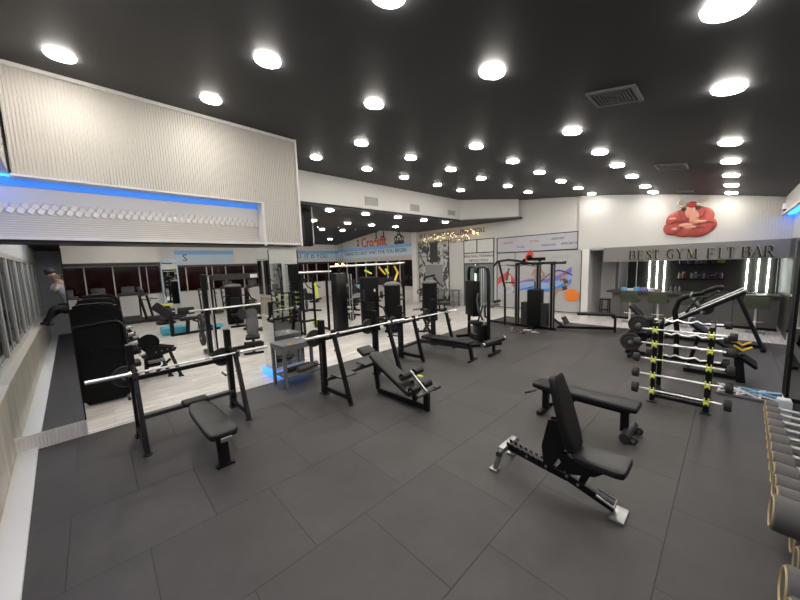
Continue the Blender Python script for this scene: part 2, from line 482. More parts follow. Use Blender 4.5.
INK = mat('dark ink', (.05, .05, .055), .6)
def band(name, label, x0, x1, y, z0, z1, txt, size, tx, wx=1.0, face='-Y'):
    """blue-and-white sign band; along X facing -Y, or along Y facing -X"""
    t = thing(name, label, 'sign', (0, 0, 0))
    H = z1 - z0
    def slab(a, b, c, d, off, nm, m):
        g = G()
        if face == '-Y': g.b2(a, b, y - off, y, c, d)
        else: g.b2(y - off, y, a, b, c, d)
        g.build(nm, m, t)
    slab(x0, x1, z0, z1, .05, 'board', BLUEBAND)
    slab(x0, x1, z1 - .3 * H, z1, .055, 'stripe', BBTOP)
    M = facing((tx, y - .056, (z0 + z1) / 2 - .06), 0, -1) if face == '-Y' else facing((y - .056, tx, (z0 + z1) / 2 - .04), -1, 0)
    textmesh(txt, size, 'lettering', INK, t, M, wx=wx)
    return t
band('sign_board', 'blue and white sign board ending in IT IS YOU on the back wall', 8.6, 13.75, YB, 2.75, 3.42, 'IF NOT YOU  IT IS YOU', .42, 10.55, 1.05)
band('sign_board', 'short blue and white sign board with a lone letter S above the treadmills', 3.3, 6.3, YB, 2.70, 3.42, 'S', .55, 3.75)
band('sign_board', 'long pale blue sign board below the red lettering on the gable wall', 13.2, 21.25, 13.8, 2.78, 3.50, 'THINGS DO NOT WAIT FOR YOU BEGIN', .36, 17.0, 1.0, '-X')

# far wall with the posters, X = 13.8
g = G(); g.b2(13.8, 14.0, 13.0, 21.6, 2.5, 4.8); g.b2(13.8, 14.0, 13.0, 21.6, 0, .9); g.b2(13.8, 14.0, 4.0, 13.0, 0, 5.1)
struct('wall_far', g, WALLM)
g = G(); g.b2(13.6, 13.8, 12.75, 13.1, 0, 4.12)
struct('trim_17', g, WHT)
g = G()
g.b2(13.72, 13.8, 13.1, 21.3, .82, .9); g.b2(13.72, 13.8, 13.1, 21.3, 2.5, 2.62)
for k in range(8): g.b2(13.74, 13.8, 13.15 + k * 1.15, 13.2 + k * 1.15, .9, 2.5)
f = struct('window_60', g, FRM)
g = G(); g.b2(13.82, 13.84, 13.1, 21.3, .9, 2.5); g.build('pane', mat('black night glass', (.012, .012, .014), .05), f)

# bulkhead above the juice bar, wall faces -X
XB = 13.7
g = G(); g.b2(XB, XB + .25, -1.3, 4.2, 2.60, 5.0); g.b2(XB + .05, XB + .2, -1.3, 4.2, 2.55, 2.62)
struct('wall_bar_front', g, WALLM)
g = G()
rb = 1.6
k = 0
while rb > -1.2:
    g.b2(XB - .012, XB, rb, rb + .03, 2.62, CZ(rb)); rb -= .062
struct('trim_18', g, RIB)
g = G(); g.b2(13.68, 13.8, 3.80, 4.04, 0, 2.6); struct('trim_19', g, WHT)
g = G(); g.b2(XB + .1, 16.6, -1.5, 4.0, 2.56, 2.66); struct('ceiling', g, DGRY)
g = G(); g.b2(15.5, 15.6, 3.1, 4.0, 0, 2.6); g.b2(13.8, 15.6, 3.82, 3.98, 0, 2.6); struct('wall_bar_recess', g, mat('light grey recess wall', (.66, .65, .64), .5, noise=.05))
g = G(); g.b2(16.1, 16.25, -1.6, 3.0, 0, 2.6); struct('wall_bar_back', g, DKW)
g = G(); g.b2(14.55, 16.2, 3.0, 3.1, 0, 2.6); struct('wall_bar_side', g, mat('brown grey partition', (.10, .09, .085), .5))
# right wall
RW = Matrix.Translation((0, -1.03, 0))
g = G(); g.b2(1.3, 13.7, -.3, -.05, 0, 3.3); o = struct('wall_right', g, WALLM); o.matrix_world = RW
g = G(); g.b2(12.7, 13.7, -.05, -.035, 0, 2.62); g.b2(13.7, 16.5, -.3, -.05, 0, 2.66); o = struct('wall_right', g, DKW); o.matrix_world = RW
g = G(); g.b2(1.3, 14, -.3, .12, 3.3, 5); o = struct('wall_right', g, WALLM); o.matrix_world = RW
g = G(); g.b2(1.3, 14, .13, .17, 3.26, 3.32); o = struct('trim_20', g, WHT); o.matrix_world = RW
g = G(); g.b2(9.0, 13.9, -.04, .06, 3.27, 3.295); o = struct('trim_21', g, LEDB); o.matrix_world = RW
g = G(); g.b2(8.2, 12.7, -.05, -.04, .02, 2.62); o = struct('wall_mirror', g, MIR); o.matrix_world = RW
g = G(); g.b2(1.6, 7.0, -.05, -.03, .3, 2.5); o = struct('wall_mirror', g, MIR); o.matrix_world = RW
# mirror-faced pillar by the end of the dumbbell rack
g = G(); g.b2(7.17, 7.6, -1.2, -.66, 0.12, 2.45); struct('wall_pillar', g, SHR)
g = G(); g.b2(7.15, 7.17, -1.2, -.69, .16, 2.42); o = struct('wall_mirror', g, MIR)
g = G(); g.b2(7.14, 7.17, -.69, -.655, .1, 2.45); g.b2(7.14, 7.17, -1.2, -.69, .1, .16); struct('trim_22', g, BLK)

# ================================================================ ceiling lamps and vents
def make_lamp():
    t = thing('ceiling_light', 'x', 'ceiling light')
    g = G(); g.lathe([(.140, 0), (.141, -.006), (.130, -.009), (.124, -.007), (.124, -.002), (.10, 0)], n=28); g.build('frame', WHP, t)
    g = G(); g.lathe([(.01, -.004), (.122, -.004), (.124, -.028), (.114, -.034), (.01, -.035)], n=28); g.build('diffuser', LAMPM, t)
    return t
LAMP0 = make_lamp(); used = [False]
def lamp(x, y, z, label, group, tilt=0):
    o = LAMP0 if not used[0] else copy_tree(LAMP0)
    used[0] = True
    o.location = (x, y, z); o['label'] = label; o['group'] = group
    o.rotation_euler.x = tilt
rown = {.13: 'the row nearest the right wall', 1.87: 'the second row from the right', 3.63: 'the middle row', 5.36: 'the fourth row from the right', 7.08: 'the leftmost row'}
for y, rn in rown.items():
    xs = [.15, 1.70, 3.24, 4.85, 5.67, 7.16, 8.6, 10.1, 11.7, 13.15]
    if y == .13: xs = [.15, 1.70, 3.28, 4.82, 7.13, 8.59, 10.13, 11.62, 13.1]
    elif y == 1.87: xs = [.2, 1.77, 3.24, 5.65, 7.17, 8.5, 9.97, 11.72, 13.07]
    elif y == 3.63: xs = [.1, 1.60, 3.09, 5.68, 7.19, 8.67, 10.18, 11.67, 13.12]
    elif y == 5.36: xs = [-.02, 1.48, 4.18, 5.62, 7.15, 8.65, 10.27, 11.84]
    else: xs = [4.14, 5.68, 7.11, 8.7, 10.04]
    sl = math.atan((CZ(y + .1) - CZ(y - .1)) / .2)
    for k, x in enumerate(xs):
        lamp(x, y, CZ(y) + .004, 'lit round ceiling lamp, %s from the bar in %s' % (ORD[len(xs) - 1 - k] if k < len(xs) - 1 else 'first', rn), 'round lamps on the dark ceiling', sl)
low = [(8.3, [5.28, 6.64, 8.1, 9.5, 10.85], 'the row behind the bulkhead'), (11.3, [-.3, 1.2, 2.8, 4.6, 6.3, 7.9, 9.2, 10.65], 'the second row of the lower ceiling'),
       (13.35, [.2, 2.0, 3.9, 5.7, 7.63, 8.75, 9.77], 'the third row of the lower ceiling'), (16.6, [.2, 2.2, 4.6, 7.2, 9.8, 11.2], 'the fourth row of the lower ceiling'), (19.2, [1, 4, 7.5, 11.9], 'the last row by the back windows')]  # lamps hidden behind the ribbed panel are added for light
for y, xs, rn in low:
    for k, x in enumerate(xs):
        yy = 8.95 if y == 8.3 else y
        sl = math.atan((LZ(yy + .1) - LZ(yy - .1)) / .2)
        lamp(x * (1.06 if y == 8.3 else 1), yy, LZ(yy) + .004, 'lit round lamp, %s from the left in %s' % (ORD[k], rn), 'round lamps on the lower ceiling', sl)
for y, xs, rn in ((7.6, [-.2, 1.3, 2.4], 'the unseen row added behind the ribbed panel'), (9.4, [-.3, 1.2, 2.7], 'the unseen row added past the mirror pillars')):
    for k, x in enumerate(xs): lamp(x, y, 4.074, 'lit round lamp, %s from the left in %s' % (ORD[k], rn), 'round lamps on the lower ceiling')  # unseen lamps added to light the back room

def ceil_vent(x, y, sx, sy, label):
    t = thing('ceiling_vent', label, 'vent', (x, y, CZ(y) - .012), group='square diffusers in the dark ceiling')
    t.rotation_euler.x = math.atan((CZ(y + .1) - CZ(y - .1)) / .2)
    g = G()
    for a, b, c, d in ((-sx, sx, -sy, -sy + .04), (-sx, sx, sy - .04, sy), (-sx, -sx + .04, -sy + .04, sy - .04), (sx - .04, sx, -sy + .04, sy - .04)): g.b2(a, b, c, d, -.012, .012)
    g.build('frame', GRYM, t)
    g = G(); g.b2(-sx + .04, sx - .04, -sy + .04, sy - .04, .0, .01); g.build('backing', BLK, t)
    g = G()
    for k in range(1, 6):
        u, v = (sx - .04) * (1 - k / 6), (sy - .04) * (1 - k / 6)
        for p, q in (((-u, -v), (u, -v)), ((u, -v), (u, v)), ((u, v), (-u, v)), ((-u, v), (-u, -v))):
            g.bar((*p, -.006), (*q, -.006), .012, .012, 0)
    g.build('louvre', GRYM, t)
ceil_vent(4.52, 1.05, .24, .24, 'dark square ceiling diffuser nearest the camera')
ceil_vent(8.9, 1.0, .28, .26, 'square ceiling diffuser halfway to the bar')
ceil_vent(12.85, 1.1, .25, .2, 'far square ceiling diffuser above the bull emblem')
for k, (x, w_, z0, z1) in enumerate(((4.08, .30, 4.30, 4.55), (6.95, .55, 4.27, 4.55), (9.05, .52, 4.26, 4.52), (11.35, .5, 4.28, 4.5))):
    t = thing('wall_vent', '%s vent grille on the white bulkhead, counting from the left' % ORD[k], 'vent', (x, 8.49, 0), group='vent grilles along the bulkhead')
    g = G()
    for a, b, c, d in ((-w_ / 2, w_ / 2, z0, z0 + .025), (-w_ / 2, w_ / 2, z1 - .025, z1), (-w_ / 2, -w_ / 2 + .025, z0, z1), (w_ / 2 - .025, w_ / 2, z0, z1)): g.b2(a, b, -.012, .01, c, d)
    g.build('frame', GRYM if 0 else mat('light grey grille', (.42, .41, .39), .4), t)
    g = G()
    for j in range(7):
        z = z0 + .03 + j * (z1 - z0 - .06) / 6.5
        g.b2(-w_ / 2 + .02, w_ / 2 - .02, -.006, .004, z, z + .018)
    g.build('louvre', mat('grey louvre', (.25, .25, .24), .4), t)

# ================================================================ wall graphics
RINK = mat('red lettering', (.55, .05, .04), .5)
GLD = mat('bronze lettering', (.34, .24, .11), .35, .5)
PNK = mat('dusty red lettering', (.45, .16, .14), .5)
SPK = mat('spiky black print', (.04, .04, .04), .6)
t = thing('wall_lettering', 'red Crossfit wall sign with small yellow figures on the gable wall', 'sign', (13.79, 16.7, 0))
textmesh('Crossfit', .95, 'lettering', RINK, t, facing((-.01, .15, 3.78), -1, 0), .02, .88)
g = G()
for y0, z0, s in ((-.95, 4.28, 1), (-.2, 4.25, .8), (1.85, 3.85, .7)):
    g.bar((-.02, y0, z0 - .15 * s), (-.02, y0, z0 + .1 * s), .03, .07, 0); g.bar((-.02, y0 - .14 * s, z0 + .2 * s), (-.02, y0 + .14 * s, z0 + .16 * s), .03, .05, 0)
    g.bar((-.02, y0, z0 - .15 * s), (-.02, y0 - .1, z0 - .35 * s), .03, .05, 0); g.bar((-.02, y0, z0 - .15 * s), (-.02, y0 + .1, z0 - .35 * s), .03, .05, 0); g.sph((-.02, y0, z0 + .22 * s), .06)
g.build('figure', SPK, t)
g = G(); g.sph((-.02, -.1, 3.72), .11); g.bar((-.02, -.1, 3.7), (-.02, -.1, 3.45), .03, .12, 0); g.build('yellow_figure', YEL2, t)
t = thing('gorilla_decal', 'black and white muscular ape figure printed on the gable wall', 'wall decal', (13.785, 14.35, 3.84))
g = G()
for (y, z, ry, rz_) in ((0, .02, .26, .30), (0, .36, .14, .15), (-.3, .0, .13, .17), (.3, .0, .13, .17), (-.34, -.25, .11, .12), (.34, -.25, .11, .12), (-.13, -.33, .12, .14), (.13, -.33, .12, .14)):
    g.sph((0, y, z), 1, (.012, ry, rz_))
g.build('body', SPK, t)
g = G()
for (y, z, ry, rz_) in ((0, .1, .13, .08), (-.12, -.05, .06, .08), (.12, -.05, .06, .08), (0, .33, .06, .05), (-.3, -.02, .04, .1), (.3, -.02, .04, .1)):
    g.sph((-.008, y, z), 1, (.012, ry, rz_))
g.build('highlight', WHP, t)

t = thing('wall_lettering', 'two lines of bronze motto lettering high on the far wall above the posters', 'sign', (13.79, 10.6, 0))
textmesh("IF IT DOESN'T CHALLENGE YOU.", .36, 'lettering', mat('dark red bronze lettering', (.22, .06, .04), .4), t, facing((0, -.15, 3.78), -1, 0), .012, .80)
textmesh("IT DOESN'T CHANGE YOU", .36, 'lettering', GLD, t, facing((0, .45, 3.38), -1, 0), .012, .80)
t = thing('string_light', 'cluster of tiny warm fairy lights strung over the motto lettering', 'string lights', (13.6, 0, 0))
g = G(); g.tube([(0, 12.7, 4.05), (.02, 12.0, 3.6), (0, 11.3, 3.9), (0.02, 10.4, 3.5), (0, 9.7, 3.9), (.02, 9.0, 3.55), (0, 8.6, 3.85)], .008, 5); g.build('wire', SIL, t)
g = G()
for k in range(46):
    y = random.uniform(8.6, 12.6); g.sph((random.uniform(-.05, .05), y, random.gauss(3.62, .12)), .015, n=6)
b_ = g.build('bulb', mat('warm fairy bulb', (1, .8, .4), .5, emit=(1, .78, .35), es=9), t); b_['kind'] = 'stuff'

POSTG = mat('pale grey poster', (.42, .42, .42), .5, noise=.08, nscale=4)
POSTW = mat('white glossy poster', (.58, .57, .55), .35, noise=.04, nscale=4)
THIN = mat('thin black frame', (.02, .02, .02), .4)
def frame_yz(g, y0, y1, z0, z1, x=13.77, w_=.03):
    g.b2(x, x + .03, y0, y1, z0, z0 + w_); g.b2(x, x + .03, y0, y1, z1 - w_, z1)
    g.b2(x, x + .03, y0, y0 + w_, z0, z1); g.b2(x, x + .03, y1 - w_, y1, z0, z1)
# black-and-white collage around a dark doorway
t = thing('collage_poster', 'black and white collage poster framing a dark grey doorway', 'poster', (0, 0, 0))
CM = mat('black and white collage', (.4, .4, .4), .5)
nt, N, L, b = nodes(CM)
tc = N.new('ShaderNodeTexCoord'); vo = N.new('ShaderNodeTexNoise'); vo.inputs['Scale'].default_value = 2.6; vo.inputs['Detail'].default_value = 3; vo.inputs['Distortion'].default_value = 1.6
L.new(tc.outputs['Object'], vo.inputs[0]); cr = N.new('ShaderNodeValToRGB'); L.new(vo.outputs[0], cr.inputs[0])
cr.color_ramp.elements[0].position = .44; cr.color_ramp.elements[0].color = (.05, .05, .05, 1)
cr.color_ramp.elements[1].position = .53; cr.color_ramp.elements[1].color = (.50, .50, .49, 1)
L.new(cr.outputs[0], b.inputs['Base Color'])
g = G(); g.b2(13.78, 13.8, 10.55, 12.7, 2.2, 3.42); g.b2(13.78, 13.8, 12.25, 12.7, 0, 2.2); g.b2(13.78, 13.8, 10.55, 10.95, 0, 2.2); g.build('print', CM, t)
g = G(); frame_yz(g, 10.52, 12.73, 0.02, 3.45); g.b2(13.765, 13.8, 10.55, 12.7, 2.62, 2.65); g.build('frame', THIN, t)
g = G(); g.b2(13.77, 13.79, 11.3, 11.85, 2.3, 3.4); g.b2(13.768, 13.79, 12.0, 12.05, 2.7, 3.4); g.build('dark_figure', SPK, t)
g = G(); g.b2(13.78, 13.8, 10.98, 12.22, 0, 2.17); d_ = g.build('door_1', GRYW); d_['kind'] = 'structure'
# glazed double door with white transom
t = thing('glazed_door', 'white framed glass door with transom panes and upright light strip', 'door')
g = G(); g.b2(13.785, 13.8, 7.9, 9.55, 2.72, 3.32); g.b2(13.785, 13.8, 7.9, 9.55, 2.2, 2.69); g.build('transom', POSTW, t)
g = G(); frame_yz(g, 7.86, 9.58, .02, 3.36); g.b2(13.77, 13.8, 7.9, 9.55, 2.68, 2.72); g.b2(13.77, 13.8, 8.78, 8.82, 2.7, 3.33); g.b2(13.77, 13.8, 8.7, 8.76, 0, 2.2); g.b2(13.77, 13.8, 7.9, 9.55, 2.15, 2.2); g.build('frame', THIN, t)
textmesh('PERSONAL TRAINING', .17, 'lettering', INK, t, facing((13.78, 8.72, 2.53), -1, 0), .003)
textmesh('REVOLUTION', .17, 'lettering', INK, t, facing((13.78, 8.72, 2.32), -1, 0), .003)
g = G(); g.b2(13.785, 13.8, 7.9, 9.55, 0.04, 2.15); g.build('pane', mat('grey green door glass', (.17, .20, .19), .15), t)
g = G(); g.b2(13.75, 13.775, 8.86, 8.9, .3, 2.12); g.build('light_strip', mat('greenish strip', (1, 1, 1), .5, emit=(.75, 1, .85), es=3), t)
# class poster
t = thing('class_poster', 'large pale class poster with printed figures and orange exercise ball', 'poster')
g = G(); g.b2(13.78, 13.8, 4.10, 7.68, .1, 2.62); g.build('print', POSTG, t)
g = G(); g.b2(13.78, 13.8, 4.24, 7.68, 2.66, 3.3); g.build('header_board', mat('lilac grey board', (.44, .44, .48), .5), t)
g = G(); frame_yz(g, 4.07, 7.72, .08, 2.64); frame_yz(g, 4.22, 7.72, 2.62, 3.33)
g.b2(13.775, 13.79, 6.8, 6.82, .1, 2.6); g.b2(13.775, 13.79, 6.85, 7.7, 2.05, 2.07)
g.build('frame', THIN, t)
for wd, y, z, m_ in (('PILATES', 7.15, 3.06, PNK), ('YOGA', 6.55, 2.84, GRYM), ('ZUMBA', 5.95, 3.06, PNK), ('KANGOO', 5.35, 2.86, mat('navy ink', (.06, .06, .16), .5)), ('AEROBIC', 4.98, 3.1, GRYM), ('AEROBOX', 4.55, 2.88, INK)):
    textmesh(wd, .13, 'lettering', m_, t, facing((13.778, y, z), -1, 0), .003)
textmesh('HEALTH', .2, 'lettering', mat('faint grey ink', (.33, .33, .34), .5), t, facing((13.778, 4.85, 2.35), -1, 0), .002)
def ribbon(pts, w0, w1, m_, nm='swoosh', x=13.775):
    g = G(); n_ = len(pts)
    for (a, b), (c, d) in zip(pts, pts[1:]):
        k = pts.index((a, b)) / n_; wv = w0 + (w1 - w0) * k
        g.prism([(a, b - wv), (c, d - wv), (c, d + wv), (a, b + wv)], x, x + .006, 'YZ')
    g.build(nm, m_, t)
sw = [(6.9 - .13 * k, .95 + .55 * (k / 20) ** 1.6 + .12 * math.sin(k * .35)) for k in range(20)]
ribbon(sw, .05, .30, mat('light blue print', (.24, .42, .68), .5))
ribbon([(a, b - .12) for a, b in sw], .03, .10, mat('mid blue print', (.06, .22, .62), .5), x=13.771)
ribbon([(a, b + .2 + .15 * (k / 20)) for k, (a, b) in enumerate(sw)], .02, .13, mat('violet print', (.20, .16, .55), .5), x=13.773)
arc = [(6.2 - .1 * k, 1.05 + .75 * math.sin(min(1, k / 13) * PI / 2) ** 2 - (.02 * (k - 13) ** 1.4 if k > 13 else 0)) for k in range(19)]
ribbon(arc, .02, .03, mat('dark violet line', (.04, .03, .14), .5), x=13.768)
ribbon([(7.65, 1.30), (7.5, 1.42), (7.3, 1.52), (7.15, 1.62), (7.0, 1.45), (6.85, 1.25), (6.75, 1.05)], .16, .22, mat('red shawl print', (.55, .08, .09), .5))
ribbon([(7.65, .95), (7.45, .8), (7.25, .78), (7.05, .82), (6.85, .95)], .08, .06, mat('soft blue print', (.4, .48, .6), .5), x=13.773)
SKN = mat('skin tone print', (.42, .25, .17), .6)
DRK = mat('dark clothing print', (.05, .05, .06), .6)
def fig(nm, parts, m_, x=13.766):
    g = G()
    for p, q, r_ in parts: g.bar((x, *p), (x, *q), r_ * 2, .008, 0, upv=(1, 0, 0)) if p != q else g.sph((x, *p), 1, (.006, r_, r_ * 1.15))
    g.build(nm, m_, t)
fig('seated_figure', [((4.68, 1.62), (4.68, 1.62), .09), ((4.68, 1.5), (4.58, 1.15), .09), ((4.61, 1.08), (4.96, 1.0), .07), ((4.96, 1.0), (5.08, .68), .05), ((4.66, 1.45), (4.86, 1.4), .035), ((4.86, 1.4), (4.74, 1.6), .03), ((5.08, .66), (5.21, .62), .04)], SKN)
fig('seated_figure_clothes', [((4.65, 1.4), (4.62, 1.28), .08), ((4.59, 1.12), (4.76, 1.05), .07), ((4.69, 1.69), (4.66, 1.66), .07)], DRK, 13.76)
g = G(); g.sph((13.766, 4.40, .80), 1, (.008, .28, .26), 20); g.build('exercise_ball', ORG, t)
fig('standing_figure', [((5.78, 2.06), (5.78, 2.06), .1), ((5.78, 1.9), (5.78, 1.35), .14), ((5.66, 1.85), (5.5, 1.62), .04), ((5.5, 1.62), (5.66, 1.4), .035), ((5.9, 1.85), (6.02, 1.6), .04)], SKN)
fig('standing_figure_clothes', [((5.78, 1.32), (5.78, .95), .14)], DRK, 13.76)
fig('meditating_figure', [((7.1, 1.78), (7.1, 1.78), .1), ((7.1, 1.6), (7.1, 1.15), .1), ((7.12, 1.15), (7.35, .95), .05), ((7.1, 1.15), (6.9, .95), .05)], mat('pale clothing print', (.55, .5, .46), .6))
fig('meditating_figure_hair', [((7.13, 1.8), (7.2, 1.35), .05), ((7.05, 1.86), (7.15, 1.86), .05)], mat('brown hair print', (.10, .05, .03), .6), 13.76)

# bull emblem
t = thing('bull_emblem', 'red muscular bull torso emblem with horns above the bar sign', 'wall decal', (XB - .05, 1.02, 3.32)); t.scale = (1, .76, 1)
BR_ = mat('red muscle print', (.36, .055, .04), .5, noise=.6, nscale=6)
g = G()
for y, z, ry, rz_ in ((0, -.02, .5, .34), (.42, .05, .32, .27), (-.42, .1, .33, .28), (.5, -.18, .32, .22), (-.48, -.15, .36, .25), (.1, -.28, .42, .2), (-.25, -.30, .4, .2), (.28, .18, .25, .2), (-.25, .24, .28, .2)):
    g.sph((0, y, z), 1, (.035, ry, rz_), 20)
g.build('torso', BR_, t)
g = G(); g.sph((-.03, -.02, .30), 1, (.04, .16, .22), 16); g.sph((-.03, -.15, .10), 1, (.035, .16, .22)); g.sph((-.04, .1, -.12), 1, (.03, .22, .07)); g.sph((-.04, -.3, -.05), 1, (.03, .25, .06)); g.sph((-.04, -.05, -.2), 1, (.025, .2, .06)); g.sph((-.02, .52, .12), 1, (.03, .14, .04)); g.sph((-.03, .45, -.22), 1, (.03, .1, .05))
g.build('highlight', mat('pink highlight print', (.60, .27, .19), .45), t)
g = G(); g.sph((-.05, -.06, .50), 1, (.04, .16, .10), 14); g.build('forehead', mat('dark red print', (.35, .03, .02), .45), t)
for s in (1, -1):
    g = G(); g.tube([(-.04, s * .16 - .04, .50), (-.04, s * .32 - .04, .46), (-.04, s * .42 - .04, .56), (-.04, s * .34 - .04, .68)], .048, 6)
    g.build('horn', mat('ivory print', (.55, .50, .36), .5), t)
g = G()
for s in (1, -1): g.sph((-.045, s * .22 - .04, .38), 1, (.02, .09, .05))
g.build('ear', SPK, t)
g = G()
for pts in ([(.0, .1), (.2, .0), (.45, .02), (.68, -.08)], [(-.1, -.02), (-.3, -.1), (-.6, -.05), (-.78, -.12)], [(.35, .3), (.22, .12), (.3, -.05)], [(-.5, .3), (-.42, .12), (-.2, .06)], [(-.1, -.25), (-.3, -.2), (-.5, -.24)], [(.2, -.14), (.3, -.3), (.5, -.34)]):
    g.tube([(-.052, a, b) for a, b in pts], .012, 5)
g.build('muscle_line', mat('deep red line', (.12, .015, .01), .5), t)

# bar sign with serif lettering built from strokes
t = thing('bar_sign', 'grey fascia board lettered BEST GYM FIT BAR over the juice bar', 'sign', (0, 0, 0))
SB = mat('grey sign fascia', (.185, .18, .168), .5)
g = G(); g.b2(13.5, 13.68, -1.06, 3.28, 2.10, 2.62); g.build('board', SB, t)
LET = {
 'B': [((0, 0), (0, 1), 1), ((0, 1), (.45, 1), 0), ((.45, 1), (.55, .88), 1), ((.55, .88), (.55, .64), 1), ((.55, .64), (.42, .53), 0), ((0, .53), (.45, .53), 0), ((.45, .53), (.62, .40), 1), ((.62, .40), (.62, .14), 1), ((.62, .14), (.48, 0), 0), ((.48, 0), (0, 0), 0)],
 'E': [((0, 0), (0, 1), 1), ((0, 1), (.58, 1), 0), ((0, .52), (.42, .52), 0), ((0, 0), (.6, 0), 0), ((.58, 1), (.58, .8), 0), ((.6, 0), (.6, .22), 0), ((.42, .42), (.42, .62), 0)],
 'S': [((.52, .78), (.5, .98), 0), ((.5, .95), (.25, 1), 0), ((.25, 1), (.05, .86), 0), ((.05, .86), (.08, .66), 1), ((.08, .66), (.48, .40), 1), ((.48, .40), (.52, .16), 1), ((.52, .16), (.3, 0), 0), ((.3, 0), (.04, .05), 0), ((.04, .05), (.02, .25), 0)],
 'T': [((.32, 0), (.32, 1), 1), ((0, 1), (.64, 1), 0), ((0, 1), (0, .78), 0), ((.64, 1), (.64, .78), 0), ((.2, 0), (.44, 0), 0)],
 'G': [((.62, .76), (.62, 1), 0), ((.62, .95), (.35, 1), 0), ((.35, 1), (.06, .75), 1), ((.06, .75), (.04, .3), 1), ((.04, .3), (.3, 0), 1), ((.3, 0), (.62, .06), 0), ((.62, .06), (.62, .42), 1), ((.48, .42), (.74, .42), 0)],
 'Y': [((.34, 0), (.34, .46), 1), ((.34, .46), (.02, 1), 1), ((.34, .46), (.66, 1), 0), ((-.06, 1), (.14, 1), 0), ((.54, 1), (.74, 1), 0), ((.22, 0), (.46, 0), 0)],
 'M': [((0, 0), (.04, 1), 0), ((.04, 1), (.4, .1), 1), ((.4, .1), (.76, 1), 0), ((.76, 1), (.8, 0), 1), ((-.08, 0), (.1, 0), 0), ((.68, 0), (.92, 0), 0), ((-.04, 1), (.08, 1), 0), ((.74, 1), (.9, 1), 0)],
 'F': [((0, 0), (0, 1), 1), ((0, 1), (.58, 1), 0), ((0, .5), (.4, .5), 0), ((.58, 1), (.58, .78), 0), ((.4, .4), (.4, .6), 0), ((-.1, 0), (.14, 0), 0)],
 'I': [((.1, 0), (.1, 1), 1), ((-.04, 0), (.24, 0), 0), ((-.04, 1), (.24, 1), 0)],
 'A': [((-.02, 0), (.34, 1), 0), ((.34, 1), (.7, 0), 1), ((.12, .36), (.55, .36), 0), ((-.1, 0), (.12, 0), 0), ((.56, 0), (.82, 0), 0)],
 'R': [((0, 0), (0, 1), 1), ((0, 1), (.42, 1), 0), ((.42, 1), (.55, .86), 1), ((.55, .86), (.55, .64), 1), ((.55, .64), (.42, .5), 0), ((0, .5), (.42, .5), 0), ((.28, .5), (.62, 0), 1), ((-.1, 0), (.12, 0), 0), ((.56, 0), (.76, 0), 0)],
}
LM_ = mat('dark bronze sign letter', (.035, .032, .02), .35, .3)
LE_ = mat('gold letter edge', (.50, .46, .28), .4, .3)
def serif(ch, yc, z0, H):
    g = G(); g2 = G()
    wsc = .72 if ch in 'GYM' else .66
    wch = max(max(a[0], b[0]) for a, b, _ in LET[ch])
    for a, b, thick in LET[ch]:
        p = Vector((13.485, yc - (a[0] - wch / 2) * H * (wsc + .1), z0 + a[1] * H)); q = Vector((13.485, yc - (b[0] - wch / 2) * H * (wsc + .1), z0 + b[1] * H))
        dd = (q - p).normalized(); wv = H * (.15 if thick else .06)
        g.bar(p - dd * wv * .3, q + dd * wv * .3, .03, wv, 0, upv=(1, 0, 0)) if 0 else g.bar(p - dd * wv * .3, q + dd * wv * .3, wv, .03, 0, upv=(1, 0, 0))
        off = Vector((.012, -.010, .010))
        g2.bar(p - dd * wv * .3 + off, q + dd * wv * .3 + off, wv * 1.1, .02, 0, upv=(1, 0, 0))
    return g, g2
for word, ys_ in (('BEST', (2.40, 2.17, 1.96, 1.77)), ('GYM', (1.40, 1.165, .87)), ('FIT', (.46, .267, .05)), ('BAR', (-.26, -.48, -.70))):
    for ch, y in zip(word, ys_):
        a_, b_ = serif(ch, y, 2.16 + (.02 if y > 1 else 0), .285)
        l = a_.build('letter', LM_, t); b_.build('letter_edge', LE_, l)

# ================================================================ juice bar
t = thing('bar_counter', 'grey panelled bar counter with dark top under the lettered fascia', 'counter', (0, 0, 0))
BP = mat('grey bar front', (.105, .10, .095), .45, noise=.1, nscale=2)
g = G(); g.b2(13.95, 14.35, -1.0, 3.05, 0, .98); g.build('body', BP, t)
g = G(); g.b2(13.75, 14.5, -1.0, 3.2, .98, 1.04, .006); g.build('worktop', WD, t)
g = G()
for y in (2.75, 1.8, .85, -.1): g.b2(13.94, 13.95, y, y + .012, 0, .98)
g.b2(13.93, 13.95, -1.0, 3.05, 0, .08)
g.build('joint', BLK, t)
g = G(); g.b2(13.93, 13.955, -1.0, 3.05, .93, .975); g.build('trim', GRYM, t)
for nm, ys_ in (('left', (2.28, 2.04, 1.81)), ('right', (-.37, -.62, -.85))):
    for k, y in enumerate(ys_):
        g = G(); g.b2(16.05, 16.08, y - .017, y + .017, .95, 2.5)
        o = g.build('wall_light_strip', LEDW)
        tag(o, 'upright white light strip on the dark bar wall, %s of the %s three' % (('leftmost', 'middle', 'rightmost')[k], nm), 'light strip', 'light strips behind the bar')
g = G(); g.b2(15.5, 15.55, 2.6, 2.62, 1.0, 2.56); g.b2(15.5, 15.55, 2.9, 2.92, 1.0, 2.56); g.b2(15.5, 15.55, -1.02, -1.0, .9, 2.56)
g2_ = g.build('display_frame', SIL); tag(g2_, 'slim silver uprights standing behind the bar counter', 'frame')
BC = [mat('bottle %d' % k, c, .3) for k, c in enumerate([(.5, .5, .48), (.05, .05, .05), (.45, .05, .05), (.15, .1, .3), (.6, .55, .4), (.3, .3, .32), (.08, .1, .2)])]
shelf_n = ['upper', 'lower']
